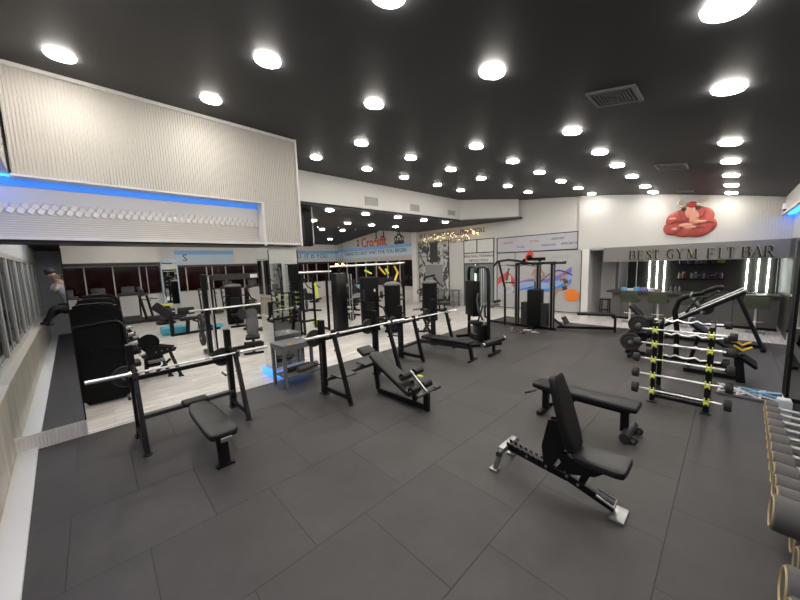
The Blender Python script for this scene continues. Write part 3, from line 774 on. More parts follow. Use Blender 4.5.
for s, z in enumerate((1.93, 1.40)):
    g = G(); g.b2(15.7, 16.1, .15, 1.42, z - .03, z); o = g.build('wall_shelf', BLK); tag(o, '%s black shelf of supplement tubs behind the bar' % shelf_n[s], 'shelf')
    for k in range(11):
        y = 1.33 - k * .108
        hh = random.choice((.13, .2, .17, .24)); rr = random.choice((.035, .045, .05))
        bt = thing('supplement_tub', '%s tub from the left on the %s bar shelf' % (ORD[k], shelf_n[s]), 'tub', (15.82 + random.uniform(-.04, .04), y, z), group='tubs and bottles on the bar shelves')
        g = G(); g.lathe([(.01, 0), (rr, .003), (rr, hh * .75), (rr * .75, hh * .8), (.01, hh * .8)], n=12); g.build('body', random.choice(BC), bt)
        g = G(); g.lathe([(.01, hh * .8), (rr * .8, hh * .8), (rr * .8, hh), (.01, hh)], n=12); g.build('lid', random.choice(BC[:3]), bt)
g = G(); g.box((15.78, .27, 2.06), (.03, .2, .22)); o = g.build('price_card', YEL); tag(o, 'yellow green card at the right end of the upper bar shelf', 'card')
cnt = [('snack_box', 2.72, .16, .12, BLU), ('snack_box', 2.52, .2, .08, WHP), ('snack_box', 2.34, .18, .13, BLU), ('snack_box', 2.12, .2, .12, mat('violet card', (.2, .2, .5), .5)), ('snack_box', 1.92, .16, .1, WHP), ('snack_box', 1.74, .15, .08, mat('tan card', (.3, .2, .12), .5))]
for k, (nm, y, w_, hh, m_) in enumerate(cnt):
    g = G(); g.b2(14.0, 14.16, y - w_ / 2, y + w_ / 2, 1.04, 1.04 + hh, .008)
    o = g.build(nm, m_); tag(o, 'small snack carton on the bar top, %s from the left' % ORD[k], 'carton', 'cartons on the bar top')
for k, y in enumerate((1.52, 1.40, 1.28, 1.18)):
    g = G(); g.lathe([(.01, 0), (.03, .002), (.035, .14), (.015, .16), (.015, .2), (.01, .2)], n=10); o = g.build('bottle', SIL, loc=(14.1, y, 1.04)); tag(o, 'metal shaker bottle on the bar top, %s from the left' % ORD[k], 'bottle', 'shakers on the bar top')
for k, (y, w_, hh) in enumerate(((.55, .12, .08), (.2, .3, .05), (-.35, .4, .03))):
    g = G(); g.b2(14.1, 14.3, y - w_ / 2, y + w_ / 2, 1.04, 1.04 + hh, .006); g.b2(14.13, 14.27, y - w_ / 3, y + w_ / 3, 1.04 + hh, 1.045 + hh + .01)
    o = g.build('serving_tray', mat('dark tray', (.04, .04, .04), .3)); tag(o, '%s dark tray on the right half of the bar top' % ORD[k], 'tray', 'trays on the bar top')
# bar stools
OLV = mat('olive vinyl', (.055, .066, .036), .5)
st = thing('bar_stool', 'x', 'stool', group='olive stools along the bar')
g = G(); g.prism([(-.23, .0), (.2, .0), (.24, .05), (.25, .32), (.2, .34), (.16, .1), (-.2, .07)], -.25, .25, 'XZ', bev=.015, M=Matrix.Translation((0, 0, .72)) @ Matrix.Rotation(PI, 4, 'Z')); g.build('seat', OLV, st)
g = G(); g.cyl((0, 0, .03), (0, 0, .72), .03); g.build('column', CHR, st)
g = G(); g.lathe([(.21, 0), (.21, .012), (.06, .03), (.03, .06), (.01, .06)], n=24); g.build('base', CHR, st)
g = G(); g.tube([(.03, 0, .34), (-.14, 0, .34)], .012, 6); g.tube([(-.14 + .12 - .12 * math.cos(a), .16 * math.sin(a), .34) for a in [(-1.2 + .3 * k) for k in range(9)]], .012, 6); g.build('footrest', CHR, st)
for k, (x, y) in enumerate(((13.35, 2.38), (13.4, 1.62), (13.35, .83), (13.4, -.55))):
    o = st if k == 0 else copy_tree(st)
    o.location = (x, y, -.004); o['label'] = 'olive bar stool on a chrome column, %s from the left at the bar' % ORD[k]
t = thing('side_stool', 'small dark square stool standing in the grey recess left of the bar', 'stool', (14.9, 3.50, -.004))
g = G(); g.b2(-.17, .17, -.17, .17, .56, .60, .01); g.build('seat', DGRY, t)
for sx in (-1, 1):
    for sy in (-1, 1): g = G(); g.bar((sx * .14, sy * .14, 0), (sx * .14, sy * .14, .56), .035); g.build('leg', BLK, t)
g = G(); g.b2(-.15, .15, -.15, .15, .14, .17); g.build('shelf', DGRY, t)
# cctv
t = thing('security_camera', 'white dome security camera high at the right end of the bar bulkhead', 'camera', (13.45, -.93, 3.4))
g = G(); g.box((.14, 0, .12), (.2, .1, .08), None, .01); g.build('bracket', WHP, t)
g = G(); g.lathe([(.01, .15), (.08, .15), (.09, .05), (.09, 0), (.01, 0)], n=16); g.build('housing', WHP, t)
g = G(); g.sph((0, 0, 0), .075); g.build('dome', SHR, t)
# dark panel hung in the back room
t = thing('hanging_speaker_panel', 'tall black panel hanging beside the ribbed panel end below the bulkhead', 'panel', (4.3, 8.9, 0))
g = G(); g.b2(-.55, .55, -.12, .12, 2.92, 4.02, .01); g.build('body', SHR, t)
g = G(); g.b2(.56, .58, -.13, -.11, 2.92, 4.07); g.b2(-.1, .1, -.05, .05, 4.02, 4.07); g.build('bracket', SIL, t)
g = G(); g.b2(-.3, .3, -.13, -.12, 2.98, 3.05); g.b2(-.3, .3, -.13, -.12, 3.1, 3.8); g.build('grille', BLK, t)

# ================================================================ free-weight equipment on the rubber mats
def plate(loc, axis_rz, r, label, group='weight plates on storage pegs', m=None, th=.035):
    """bumper plate whose disc faces local x"""
    t = thing('weight_plate', label, 'weight plate', loc, axis_rz, group)
    g = G(); M = Matrix.Rotation(PI / 2, 4, 'Y')
    g.lathe([(.026, -th / 2), (r * .55, -th / 2), (r * .6, -th * .32), (r * .86, -th * .32), (r * .9, -th / 2), (r, -th * .4), (r, th * .4), (r * .9, th / 2), (r * .86, th * .32), (r * .6, th * .32), (r * .55, th / 2), (.026, th / 2)], n=28, M=M)
    g.build('disc', m or RUB, t)
    g = G(); g.lathe([(.0255, -th / 2 - .002), (.045, -th / 2 - .002), (.045, th / 2 + .002), (.0255, th / 2 + .002)], n=18, M=M); g.build('hub', SIL, t)
    return t

def barbell(x0, y, z, label, L=2.2, rz=0, sl=.42):
    t = thing('barbell', label, 'barbell', (x0 + L / 2, y, z), rz, 'long chrome barbells across the bench racks')
    g = G(); g.cyl((-L / 2 + sl, 0, 0), (L / 2 - sl, 0, 0), .0145, n=12); g.build('shaft', CHR, t)
    for s in (-1, 1):
        g = G(); g.cyl((s * (L / 2 - sl), 0, 0), (s * L / 2, 0, 0), .025, n=14); g.build('sleeve', CHR, t)
        g = G(); g.cyl((s * (L / 2 - sl - .015), 0, 0), (s * (L / 2 - sl + .018), 0, 0), .037, n=14); g.build('collar', CHR, t)
    return t

def rack(label, loc, w=1.25, rz=0, H=1.33, d=.70, barz=1.05, bary=-.45):
    t = thing('bench_rack', label, 'weight rack', loc, rz)
    for s in (-1, 1):
        x = s * w / 2
        g = G(); g.bar((x, 0, 0), (x, 0, H), .08, .12); g.build('upright', BLK, t)
        g = G(); g.bar((x, -d, .0), (x, bary + .10, barz + .06), .055, .08); g.build('front_leg', BLK, t)
        g = G(); g.cyl((x, -d, 0), (x, -d, .025), .05); g.build('foot', DGRY, t)
        g = G(); g.box((x, 0, .012), (.12, .16, .024)); g.build('foot', DGRY, t)
        g = G(); g.bar((x, 0, .12), (x, -d + .06, .12), .06, .08); g.build('side_rail', BLK, t)
        g = G(); g.bar((x, -.02, H * .78), (x, bary + .12, barz - .03), .05, .06); g.build('gusset', BLK, t)
        g = G(); g.bar((x, bary + .10, barz - .05), (x, bary - .06, barz - .04), .05, .02, 0); g.bar((x, bary - .05, barz - .04), (x, bary - .05, barz + .03), .05, .015, 0)
        g.build('bar_hook', DGRY, t)
        g = G(); g.bar((x, bary + .06, barz - .3), (x, bary - .06, barz - .29), .045, .02, 0); g.cyl((x - .0, bary - .05, barz - .3), (x - .0, bary - .05, barz - .22), .012)
        g.build('safety_hook', DGRY, t)
        for z in (barz - .15, .55):
            g = G(); g.cyl((x - .06, .05, z), (x - .06, .24, z), .018); g.build('storage_peg', DGRY, t)
        g = G()
        for k in range(6):
            for ss in (-1, 1): g.cyl((x + s * .036, ss * .025, .25 + k * .17), (x + s * .04, ss * .025, .25 + k * .17), .008, n=8)
        g.build('bolt', SIL, t)
    g = G(); g.bar((-w / 2, .0, barz - .16), (w / 2, 0, barz - .16), .05, .06); g.build('top_crossbar', BLK, t)
    g = G(); g.bar((-w / 2, -.05, .28), (w / 2, -.05, .28), .10, .06, .006); g.build('lower_crossbar', DGRY, t)
    return t

# rack 1: flat bench press at the left
B1 = rack('left bench rack beside the mirrored pillar with a flat padded bench', (.86, 5.72, 0), 1.24, .02, 1.33, .70, 1.0, -.40)
g = G(); g.bar((0, 0, .28), (0, -1.5, .30), .07, .09); g.build('bench_spine', DGRY, B1)
g = G(); g.prism([(-.11, -.55), (.11, -.55), (.16, -.85), (.165, -1.72), (.12, -1.80), (-.12, -1.80), (-.165, -1.72), (-.16, -.85)], .38, .455, 'XY', bev=.022); g.build('bench_pad', VING, B1)
g = G(); g.box((0, -.42, .43), (.32, .2, .07), None, .025, 3); g.build('head_pad', VIN, B1)
g = G(); g.bar((.0, -1.66, 0.02), (0, -1.60, .38), .12, .06); g.build('bench_leg', BLK, B1)
g = G(); g.box((0, -1.67, .012), (.2, .1, .024), None, .008); g.build('bench_foot', BLK, B1)
g = G(); g.box((0, -1.825, .385), (.12, .03, .05), None, .008); g.build('end_cap', SIL, B1)
barbell(-.22, 5.36, 1.0, 'chrome barbell across the left bench rack, its end reaching the mirrored pillar')
plate((.17, 5.87, .85), PI / 2, .155, 'small black plate on the left peg of the left bench rack')
plate((1.42, 5.89, .85), PI / 2, .155, 'small black plate on the right peg of the left bench rack')

# rack 2: decline bench
B2 = rack('middle bench rack with a sloping decline bench in front', (3.46, 5.05, 0), 1.28, .05, 1.36, .76, 1.17, -.45)
g = G(); g.bar((0, -.74, .06), (.0, -1.82, .06), .07, .09); g.build('base_rail', BLK, B2)
g = G(); g.bar((-.0, -1.86, .0), (.0, -1.86, .30), .07, .09); g.build('base_foot', BLK, B2)
g = G(); g.cyl((-.22, -1.86, .29), (.26, -1.86, .29), .022); g.cyl((.2, -1.86, .29), (.34, -1.86, .29), .034); g.build('push_handle', DGRY, B2)
g = G(); g.bar((0, -.74, .06), (-.08, -.76, .68), .06, .07); g.bar((0, -1.62, .06), (0, -1.55, .42), .06, .07); g.build('bench_post', BLK, B2)
def tilt(px, py, pz, a): return Matrix.Translation((px, py, pz)) @ Matrix.Rotation(a, 4, 'X')
aa = R(27)
M2 = tilt(-.12, -1.22, .54, aa)
tb = G(); tb.prism([(-.11, .50), (.11, .50), (.15, .3), (.155, -.5), (.11, -.58), (-.11, -.58), (-.155, -.5), (-.15, .3)], -.035, .035, 'XY', bev=.02, M=M2); tb.build('back_pad', VING, B2)
g = G(); g.box((-.16, -.64, .80), (.30, .20, .07), Matrix.Rotation(aa, 4, 'X'), .025, 3); g.build('head_pad', VING, B2)
g = G(); g.bar((-.10, -.72, .76), (-.06, -1.72, .26), .06, .05); g.build('bench_spine', DGRY, B2)
g = G()
for y, z in ((-1.56, .54), (-1.74, .36)):
    g.cyl((-.24, y, z), (-.05, y, z), .058); g.cyl((.05, y, z), (.24, y, z), .058)
g.build('foam_roller', VIN, B2)
g = G(); g.cyl((-.25, -1.56, .54), (.25, -1.56, .54), .015); g.cyl((-.25, -1.74, .36), (.25, -1.74, .36), .015); g.bar((0, -1.52, .58), (0, -1.86, .30), .035, .05); g.build('roller_bracket', SIL, B2)
g = G(); g.box((.07, -1.68, .50), (.05, .10, .03), None, .008); g.build('yellow_release_tab', YEL, B2)
g = G(); g.box((-.42, -.30, .37), (.36, .30, .02)); g.box((.30, -.10, .37), (.32, .3, .02)); g.bar((-.42, -.3, .36), (-.25, -.05, .30), .04); g.bar((.3, -.1, .36), (.15, -.05, .3), .04); g.build('spotter_step', DGRY, B2)
barbell(2.28, 4.60, 1.17, 'chrome barbell across the middle bench rack above the decline bench', 2.2)
plate((2.75, 5.17, 1.02), PI / 2 + .05, .155, 'black plate on the left peg of the middle bench rack')
plate((4.03, 5.24, 1.02), PI / 2 + .05, .155, 'black plate on the right peg of the middle bench rack', th=.05)

# rack 3
B3 = rack('right bench rack at the edge of the pale floor with a flat bench', (5.98, 5.62, 0), 1.45, .12, 1.3, .66, 1.02, -.50)
g = G(); g.bar((0, 0, .28), (0, -1.45, .30), .07, .09); g.build('bench_spine', DGRY, B3)
g = G(); g.box((0, -.98, .42), (.30, 1.10, .075), None, .03, 3); g.build('bench_pad', VIN, B3)
g = G(); g.box((0, -.30, .43), (.32, .2, .07), None, .025, 3); g.build('head_pad', VIN, B3)
g = G(); g.bar((0, -1.55, 0.02), (0, -1.48, .38), .10, .06); g.box((0, -1.56, .012), (.4, .07, .024)); g.build('bench_leg', BLK, B3)
barbell(4.78, 5.10, 1.02, 'chrome barbell across the right bench rack')
plate((5.17, 5.68, .87), PI / 2 + .12, .155, 'black plate on the left peg of the right bench rack', th=.06)
plate((6.62, 5.86, .87), PI / 2 + .12, .15, 'black plate on the right peg of the right bench rack')

# grey table by the mirrored column
t = thing('work_table', 'grey metal two-tier table in front of the mirrored column', 'table', (2.83, 6.0, 0), .04)
g = G(); g.box((0, 0, .83), (.92, .56, .035), None, .006); g.build('table_top', GRYM, t)
g = G(); g.b2(-.45, .45, -.275, -.25, .74, .812); g.b2(-.45, .45, .25, .275, .74, .812); g.b2(-.45, -.42, -.25, .25, .74, .812); g.b2(.42, .45, -.25, .25, .74, .812); g.build('apron', GRYM, t)
for sx in (-1, 1):
    for sy in (-1, 1):
        g = G(); g.bar((sx * .42, sy * .24, 0), (sx * .42, sy * .24, .74), .06, .06); g.build('leg', GRYM, t)
g = G(); g.box((0, 0, .20), (.80, .46, .03)); g.build('shelf', GRYM, t)
g = G(); g.cyl((2.55, 6.05, .265), (3.1, 6.12, .265), .045); o = g.build('foam_roller', RUB); tag(o, 'dark foam roller lying at the back of the grey table shelf', 'foam roller')
g = G(); g.cyl((2.72, 5.86, .275), (3.22, 6.0, .275), .055); o = g.build('foam_roller', DBH); tag(o, 'thicker dark roller lying across the front of the grey table shelf', 'foam roller')
for k, (x, y) in enumerate(((2.86, 6.12), (2.96, 6.06), (3.04, 6.14), (3.12, 6.04))):
    t = thing('collar_clip', 'silver barbell clip on the grey table top, %s from the left' % ORD[k], 'barbell clip', (x, y, .85), k * .7, 'silver clips on the grey table')
    g = G(); g.tube([(.03 * math.cos(a), .03 * math.sin(a), .012) for a in [k2 * PI / 5 for k2 in range(10)]], .009, 5); g.build('ring', CHR, t)
    g = G(); g.tube([(.03, 0, .012), (.06, .02, .016)], .007, 5); g.build('handle', CHR, t)
g = G(); g.box((2.55, 5.78, .852), (.07, .05, .004), .3); o = g.build('label_sticker', ORG); tag(o, 'small orange label on the near corner of the grey table top', 'label')

# adjustable bench in the foreground
t = thing('adjustable_bench', 'adjustable bench with its backrest raised nearest the camera', 'bench', (3.16, 1.1, 0))
g = G(); g.prism([(-.15, -.42), (.15, -.42), (.18, -.36), (.165, -.16), (.13, -.02), (.12, .0), (-.12, .0), (-.13, -.02), (-.165, -.16), (-.18, -.36)], .0, .07, 'XY', bev=.028, M=Matrix.Translation((0, -.18, .415)) @ Matrix.Rotation(R(-4), 4, 'X'))
g.build('seat', VING, t)
g = G(); g.prism([(-.13, 0), (.13, 0), (.175, .16), (.165, .5), (.125, .71), (.09, .75), (-.09, .75), (-.125, .71), (-.165, .5), (-.175, .16)], -.04, .035, 'XY', bev=.026, M=Matrix.Translation((0, -.17, .47)) @ Matrix.Rotation(R(74), 4, 'X')); g.build('backrest', VIN, t)
g = G(); g.bar((0, -.12, .48), (0, .06, 1.08), .07, .03)
for sx in (-.05, .035): g.prism([(-.10, .50), (-.02, .74), (.08, .72), (.14, .42), (.12, .24), (.04, .22)], sx, sx + .015, 'YZ', bev=.004)
g.build('backrest_frame', BLK, t)
g = G(); g.bar((0, .52, .24), (0, .10, .19), .055, .08); g.bar((0, .10, .19), (0, -.10, .17), .055, .08); g.bar((0, -.08, .18), (0, -.50, .06), .05, .08); g.build('main_beam', BLK, t)
g = G(); g.bar((0, -.02, .20), (0, -.12, .40), .05, .06); g.bar((0, -.22, .16), (0, -.32, .42), .045, .06); g.prism([(-.0, .40), (-.45, .40), (-.34, .30), (-.1, .22)], -.04, -.03, 'YZ'); g.prism([(-.0, .40), (-.45, .40), (-.34, .30), (-.1, .22)], .03, .04, 'YZ'); g.build('seat_support', BLK, t)
g = G()
for k in range(7):
    y = .48 - k * .058; z = .285 - k * .008
    for s in (-1, 1): g.prism([(y, z - .03), (y + .04, z - .03), (y + .045, z + .015), (y + .02, z + .01), (y + .015, z - .01)], s * .035 - .005, s * .035 + .005, 'YZ')
g.build('ladder_notches', BLK, t)
g = G(); g.bar((0, .54, .24), (0, .60, .23), .40, .07, .008) if 0 else g.box((.03, .545, .235), (.33, .07, .06), None, .012); g.build('rear_crossbar', SIL, t)
for s in (-1, 1):
    g = G(); g.bar((.03 + s * .16, .54, .24), (.03 + s * .20, .59, .02), .055, .045); g.box((.03 + s * .205, .60, .012), (.09, .09, .024), None, .006); g.build('rear_leg', SIL, t)
for s in (-1, 1):
    g = G(); g.cyl((.03 + s * .17, .55, .2), (.03 + s * .21, .55, .2), .03); g.build('wheel', RUB, t)
g = G(); g.box((0, -.53, .014), (.22, .12, .028), None, .008); g.build('front_foot', SIL, t)
g = G(); g.tube([(-.05, -.36, .14), (-.06, -.5, .10), (.06, -.5, .10), (.05, -.36, .14)], .012, 6); g.build('carry_handle', SIL, t)
g = G()
for y, z in ((.3, .22), (.1, .2), (-.1, .19), (-.2, .15), (-.05, .35), (-.28, .36)):
    for s in (-1, 1): g.cyl((s * .026, y, z), (s * .034, y, z), .014, n=10)
g.build('bolt', SIL, t)

# flat bench behind it
t = thing('flat_bench', 'long flat bench with wheels behind the adjustable bench', 'bench', (4.74, 1.34, 0), -.02)
g = G(); g.box((0, 0, .42), (.31, 1.30, .075), None, .03, 3); g.build('pad', VIN, t)
g = G(); g.b2(-.12, .12, -.58, .58, .365, .383); g.bar((0, -.5, .33), (0, .55, .33), .06, .06); g.build('pad_frame', BLK, t)
g = G(); g.bar((0, -.50, .06), (0, -.50, .34), .06, .09); g.build('leg', BLK, t)
g = G(); g.bar((0, .50, .04), (0, .50, .34), .06, .09); g.build('leg', BLK, t)
g = G(); g.cyl((-.23, -.55, .075), (.23, -.55, .075), .058, n=20); g.build('wheel_beam', DGRY, t)
g = G(); g.bar((-.2, .52, .03), (.2, .52, .03), .07, .06); g.bar((0, .45, .12), (0, .1, .3), .05, .05) ; g.build('rear_foot', BLK, t)
for s in (-1, 1):
    g = G(); g.cyl((s * .17, -.63, .05), (s * .13, -.63, .05), .045, n=18); wv = g.build('wheel', RUB, t)
    g = G(); g.cyl((s * .175, -.63, .05), (s * .125, -.63, .05), .025, n=14); g.build('wheel_hub', SIL, wv)
g = G(); g.tube([(-.1, .60, .34), (-.16, .68, .31)], .012, 6); g.cyl((-.15, .66, .315), (-.20, .74, .29), .018); g.build('carry_handle', DGRY, t)

# barbell rack with fixed bars
BRK = thing('barbell_rack', 'black two-sided rack holding short fixed barbells between yellow cradles', 'weight rack', (6.5, .45, 0))
for fx, sgn, rows_ in ((-.30, -1, (1.17, .95, .70, .45, .20)), (.34, 1, (1.20, .98, .78, .60, .42))):
    for y in (-.31, .31):
        g = G(); g.bar((fx, y, 0), (fx + (.04 if sgn < 0 else -.04), y, 1.26), .06, .06); up = g.build('upright', BLK, BRK)
        g = G(); g.box((fx, y, .01), (.16, .12, .02)); g.build('foot_plate', DGRY, up)
        for z in rows_:
            g = G(); xx = fx + sgn * .05
            g.b2(min(xx, xx + sgn * .035), max(xx, xx + sgn * .035), y - .03, y - .015, z - .06, z + .045); g.b2(min(xx, xx + sgn * .035), max(xx, xx + sgn * .035), y + .015, y + .03, z - .06, z + .045); g.b2(min(xx, xx + sgn * .06), max(xx, xx + sgn * .06), y - .03, y + .03, z - .035, z - .018)
            g.build('cradle', YEL, up)
g = G(); g.bar((.0, -.31, .08), (0, .31, .08), .05, .06)
for y in (-.31, .31): g.bar((-.3, y, .06), (.34, y, .06), .06, .06); g.bar((-.26, y, 1.22), (.3, y, 1.22), .05, .05)
g.bar((-.28, -.31, .10), (-.28, .31, .10), .06, .05); g.build('base_frame', BLK, BRK)
def fixed_bar(x, z, half, r, label, ez, grp):
    t = thing('fixed_barbell', label, 'barbell', (x, .45, z), 0, grp)
    g = G()
    if ez: g.tube([(0, -half, 0), (0, -.24, 0), (-.0, -.19, -.015), (-.0, -.12, .025), (0, -.04, -.01), (0, .04, -.01), (0, .12, .025), (0, .19, -.015), (0, .24, 0), (0, half, 0)], .015, 8)
    else: g.cyl((0, -half, 0), (0, half, 0), .014, n=10)
    g.build('shaft', CHR, t)
    for s in (-1, 1):
        g = G(); M = Matrix.Translation((0, s * (half + .055), 0)) @ Matrix.Rotation(PI / 2, 4, 'X')
        g.lathe([(.01, -.04), (r * .9, -.04), (r, -.03), (r, .03), (r * .9, .04), (.01, .04)], n=20, M=M); g.build('head', DBK, t)
rn_ = ['topmost', 'second from the top', 'middle', 'fourth from the top', 'lowest']
for k, z in enumerate((1.17, .95, .70, .45, .20)):
    fixed_bar(6.5 - .30 - .06, z, .47, .058 + .006 * k, 'straight fixed barbell on the near side of the barbell rack, %s' % rn_[k], False, 'straight barbells on the near side')
for k, z in enumerate((1.20, .98, .78, .60)):
    fixed_bar(6.5 + .34 + .06, z, .42, .058 + .006 * k, 'curved-grip fixed barbell on the far side of the barbell rack, %s' % (rn_[:3] + ['lowest'])[k], True, 'curved barbells on the far side')

# dumbbell rack along the right wall
t = thing('dumbbell_rack', 'long black dumbbell rack along the right wall', 'weight rack', (3.3, -.66, 0))
g = G(); g.b2(-1.5, 1.45, .05, .09, .60, .70); g.b2(-1.5, 1.45, -.17, -.13, .68, .78); g.build('upper_rail', BLK, t)
g = G(); g.b2(-1.5, 1.45, .10, .14, .22, .32); g.b2(-1.5, 1.45, -.12, -.08, .30, .40); g.build('lower_rail', BLK, t)
for x in (-1.2, 0.1, 1.35):
    g = G(); g.bar((x, -.22, 0), (x, -.12, .95), .07, .06); g.bar((x, -.35, .03), (x, .10, .03), .07, .06); g.bar((x, -.15, .60), (x, .12, .55), .06, .05); g.build('upright', BLK, t)
def dumbbell(x, y, z, r, hl, label, grp):
    t = thing('dumbbell', label, 'dumbbell', (x, y, z), 0, grp); t.rotation_euler.x = R(3)
    g = G(); g.cyl((0, -.07, 0), (0, .07, 0), .0165, n=12); g.build('handle', CHR, t)
    for s in (-1, 1):
        M = Matrix.Translation((0, s * (.07 + hl / 2), 0)) @ Matrix.Rotation(PI / 2, 4, 'X')
        g = G(); g.lathe([(.01, -hl / 2), (r * .93, -hl / 2), (r, -hl / 2 + .006), (r, hl / 2 - .006), (r * .93, hl / 2), (.01, hl / 2)], n=24, M=M); hd = g.build('head', DBH, t)
        e = s * (.07 + hl)
        g = G(); g.tube([(r * .84 * math.cos(q * PI / 10), e, r * .84 * math.sin(q * PI / 10)) for q in range(21)], r * .07, 6); g.build('ring', GOLD, hd)
xs = [4.60, 4.43, 4.26, 4.08, 3.91, 3.74, 3.56, 3.38, 3.20, 3.02, 2.86, 2.70]
for k, x in enumerate(xs):
    r = .060 + .0024 * k; hl = .080 + .0035 * k
    if k == 11: r, hl = .10, .14
    dumbbell(x, -.455, .80, r, hl, 'rubber dumbbell on the upper rack tier, %s from the far end' % ORD[k], 'dumbbells on the upper tier')
for k in range(9):
    x = 4.62 - k * .215
    dumbbell(x, -.60, .42, .078 + .002 * k, .12 + .004 * k, 'rubber dumbbell on the lower rack tier, %s from the far end' % ORD[k], 'dumbbells on the lower tier')

for k, x in enumerate((2.12, 1.92)): dumbbell(x, -.47, .78, .10, .15, 'rubber dumbbell in the bottom right corner past the gap, %s from the gap' % ORD[k], 'dumbbells past the gap')
# folded white and blue lattice on the floor
t = thing('aluminium_lattice', 'flat white and pale blue metal lattice frame lying past the dumbbell rack', 'frame', (7.45, -.30, 0))
g = G()
for y in (-.36, -.12, .12, .34): g.bar((-.22, y, .03), (.22, y - .03, .03), .03, .02, 0)
for a, b in (((-.22, -.36), (.2, .34)), ((.22, -.36), (-.2, .34)), ((-.22, -.1), (.22, .3)), ((.22, -.2), (-.2, .1))): g.bar((*a, .05), (*b, .05), .03, .015, 0)
g.build('slat', WHP, t)
g = G(); g.bar((-.24, -.38, .03), (-.24, .36, .03), .035, .03, 0); g.bar((.24, -.38, .03), (.24, .36, .03), .035, .03, 0); g.build('side_rail', SIL, t)
g = G(); g.bar((-.1, -.3, .07), (.15, .1, .07), .04, .012, 0); g.bar((.1, -.34, .072), (-.05, .0, .072), .04, .012, 0); g.build('blue_slat', BLU, t)
t = thing('low_block', 'pale grey low upright block between the lattice and the dumbbells', 'block', (6.55, -.60, 0))
g = G(); g.box((0, 0, .15), (.14, .14, .3), None, .01); g.build('body', mat('pale blue grey plastic', (.45, .50, .55), .4), t)
g = G(); g.box((0, 0, .31), (.12, .12, .02), None, .006); g.build('top_plate', WHP, t)

# leg press
t = thing('leg_press', 'black leg press with inclined silver guide rails in front of the bar', 'exercise machine', (11.25, .45, 0))
P0, P1 = (0, .95, .25), (0, -.72, 1.36)
for s in (-1, 1):
    x = s * .33
    g = G(); g.bar((x, P0[1], P0[2]), (x, P1[1], P1[2]), .045, .07); g.build('rail_beam', BLK, t)
    g = G(); g.cyl((x, P0[1] - .1, P0[2] + .14), (x, P1[1], P1[2] + .08), .017); g.build('guide_rod', CHR, t)
    g = G(); g.bar((x, P1[1] + .12, 1.24), (x + s * .05, P1[1] - .34, .04), .05, .06); g.build('rear_leg', BLK, t)
g = G(); g.bar((-.42, -1.06, .04), (.42, -1.06, .04), .08, .07); g.bar((-.42, .95, .04), (.42, .95, .04), .08, .07); g.bar((0, -1.06, .05), (0, .95, .05), .08, .07); g.bar((-.33, P1[1], P1[2]), (.33, P1[1], P1[2]), .05, .06); g.build('base_frame', BLK, t)
g = G(); g.box((0, .12, .98), (.62, .05, .5), Matrix.Rotation(R(-35), 4, 'X'), .01); g.bar((-.4, .0, .85), (.4, .0, .85), .08, .08); g.build('foot_plate', DGRY, t)
g = G(); g.tube([(-.22, .05, 1.1), (-.22, -.25, 1.36), (.22, -.25, 1.36), (.22, .05, 1.1)], .025, 6); g.tube([(-.33, .3, .8), (-.33, .1, 1.2), (-.33, -.1, 1.22)], .03, 6); g.build('carriage_handle', BLK, t)
g = G(); g.box((0, 1.0, .34), (.46, .4, .09), Matrix.Rotation(R(8), 4, 'X'), .03, 3); g.build('seat', VIN, t)
g = G(); g.box((0, 1.32, .62), (.44, .09, .66), Matrix.Rotation(R(-40), 4, 'X'), .03, 3); g.build('backrest', VIN, t)
g = G()
for s in (-1, 1): g.cyl((s * .38, .0, .85), (s * .62, .0, .85), .025)
g.build('plate_horn', SIL, t)
plate((11.78, .45, .85), 0, .2, 'large black plate on the far horn of the leg press', 'bumper plates on the machines by the bar', th=.05)
# plate-loaded arched machine
t = thing('arched_lever_machine', 'black plate-loaded lever machine with a padded arched arm left of the leg press', 'exercise machine', (9.0, .75, 0))
g = G(); g.tube([(0, -.02, .10), (0, .0, .7), (0, .05, 1.08), (0, .0, 1.32), (0, -.14, 1.42), (0, -.38, 1.50)], .05, 10); g.build('lever_arm', BLK, t)
g = G(); g.tube([(0, -.34, 1.49), (0, -.46, 1.56), (0, -.56, 1.62), (0, -.66, 1.62)], .042, 10); g.build('arm_pad', VIN, t)
g = G(); g.tube([(-.3, -.2, 1.45), (-.05, -.2, 1.5), (.3, -.22, 1.45)], .02, 6); g.build('handlebar', SIL, t)
g = G(); g.bar((-.4, .75, .04), (.4, .75, .04), .08, .07); g.bar((0, .9, .05), (0, -.8, .05), .08, .08); g.bar((-.4, -.8, .04), (.4, -.8, .04), .08, .07); g.bar((0, .8, .05), (0, .25, .75), .07, .08); g.build('base_frame', BLK, t)
g = G(); g.bar((0, .0, .62), (0, .85, .42), .07, .09); g.bar((0, .75, .45), (0, .35, .85), .05, .05); g.build('weight_lever', BLK, t)
g = G(); g.box((0, .42, .80), (.34, .44, .08), Matrix.Rotation(R(38), 4, 'X'), .03, 3); g.build('chest_pad', VIN, t)
g = G()
for s in (-1, 1): g.cyl((s * .04, .76, .35), (s * .42, .76, .35), .025)
g.cyl((-.3, .635, .76), (.3, .635, .76), .022); g.build('plate_horn', SIL, t)
plate((8.72, 1.51, .35), 0, .2, 'large black bumper plate low on the near horn of the arched lever machine', 'bumper plates on the machines by the bar', th=.06)
plate((8.78, 1.385, .76), 0, .2, 'large black bumper plate on the upper horn of the arched lever machine', 'bumper plates on the machines by the bar', th=.06)
plate((9.28, 1.51, .35), 0, .2, 'large black bumper plate on the far horn of the arched lever machine', 'bumper plates on the machines by the bar', th=.06)
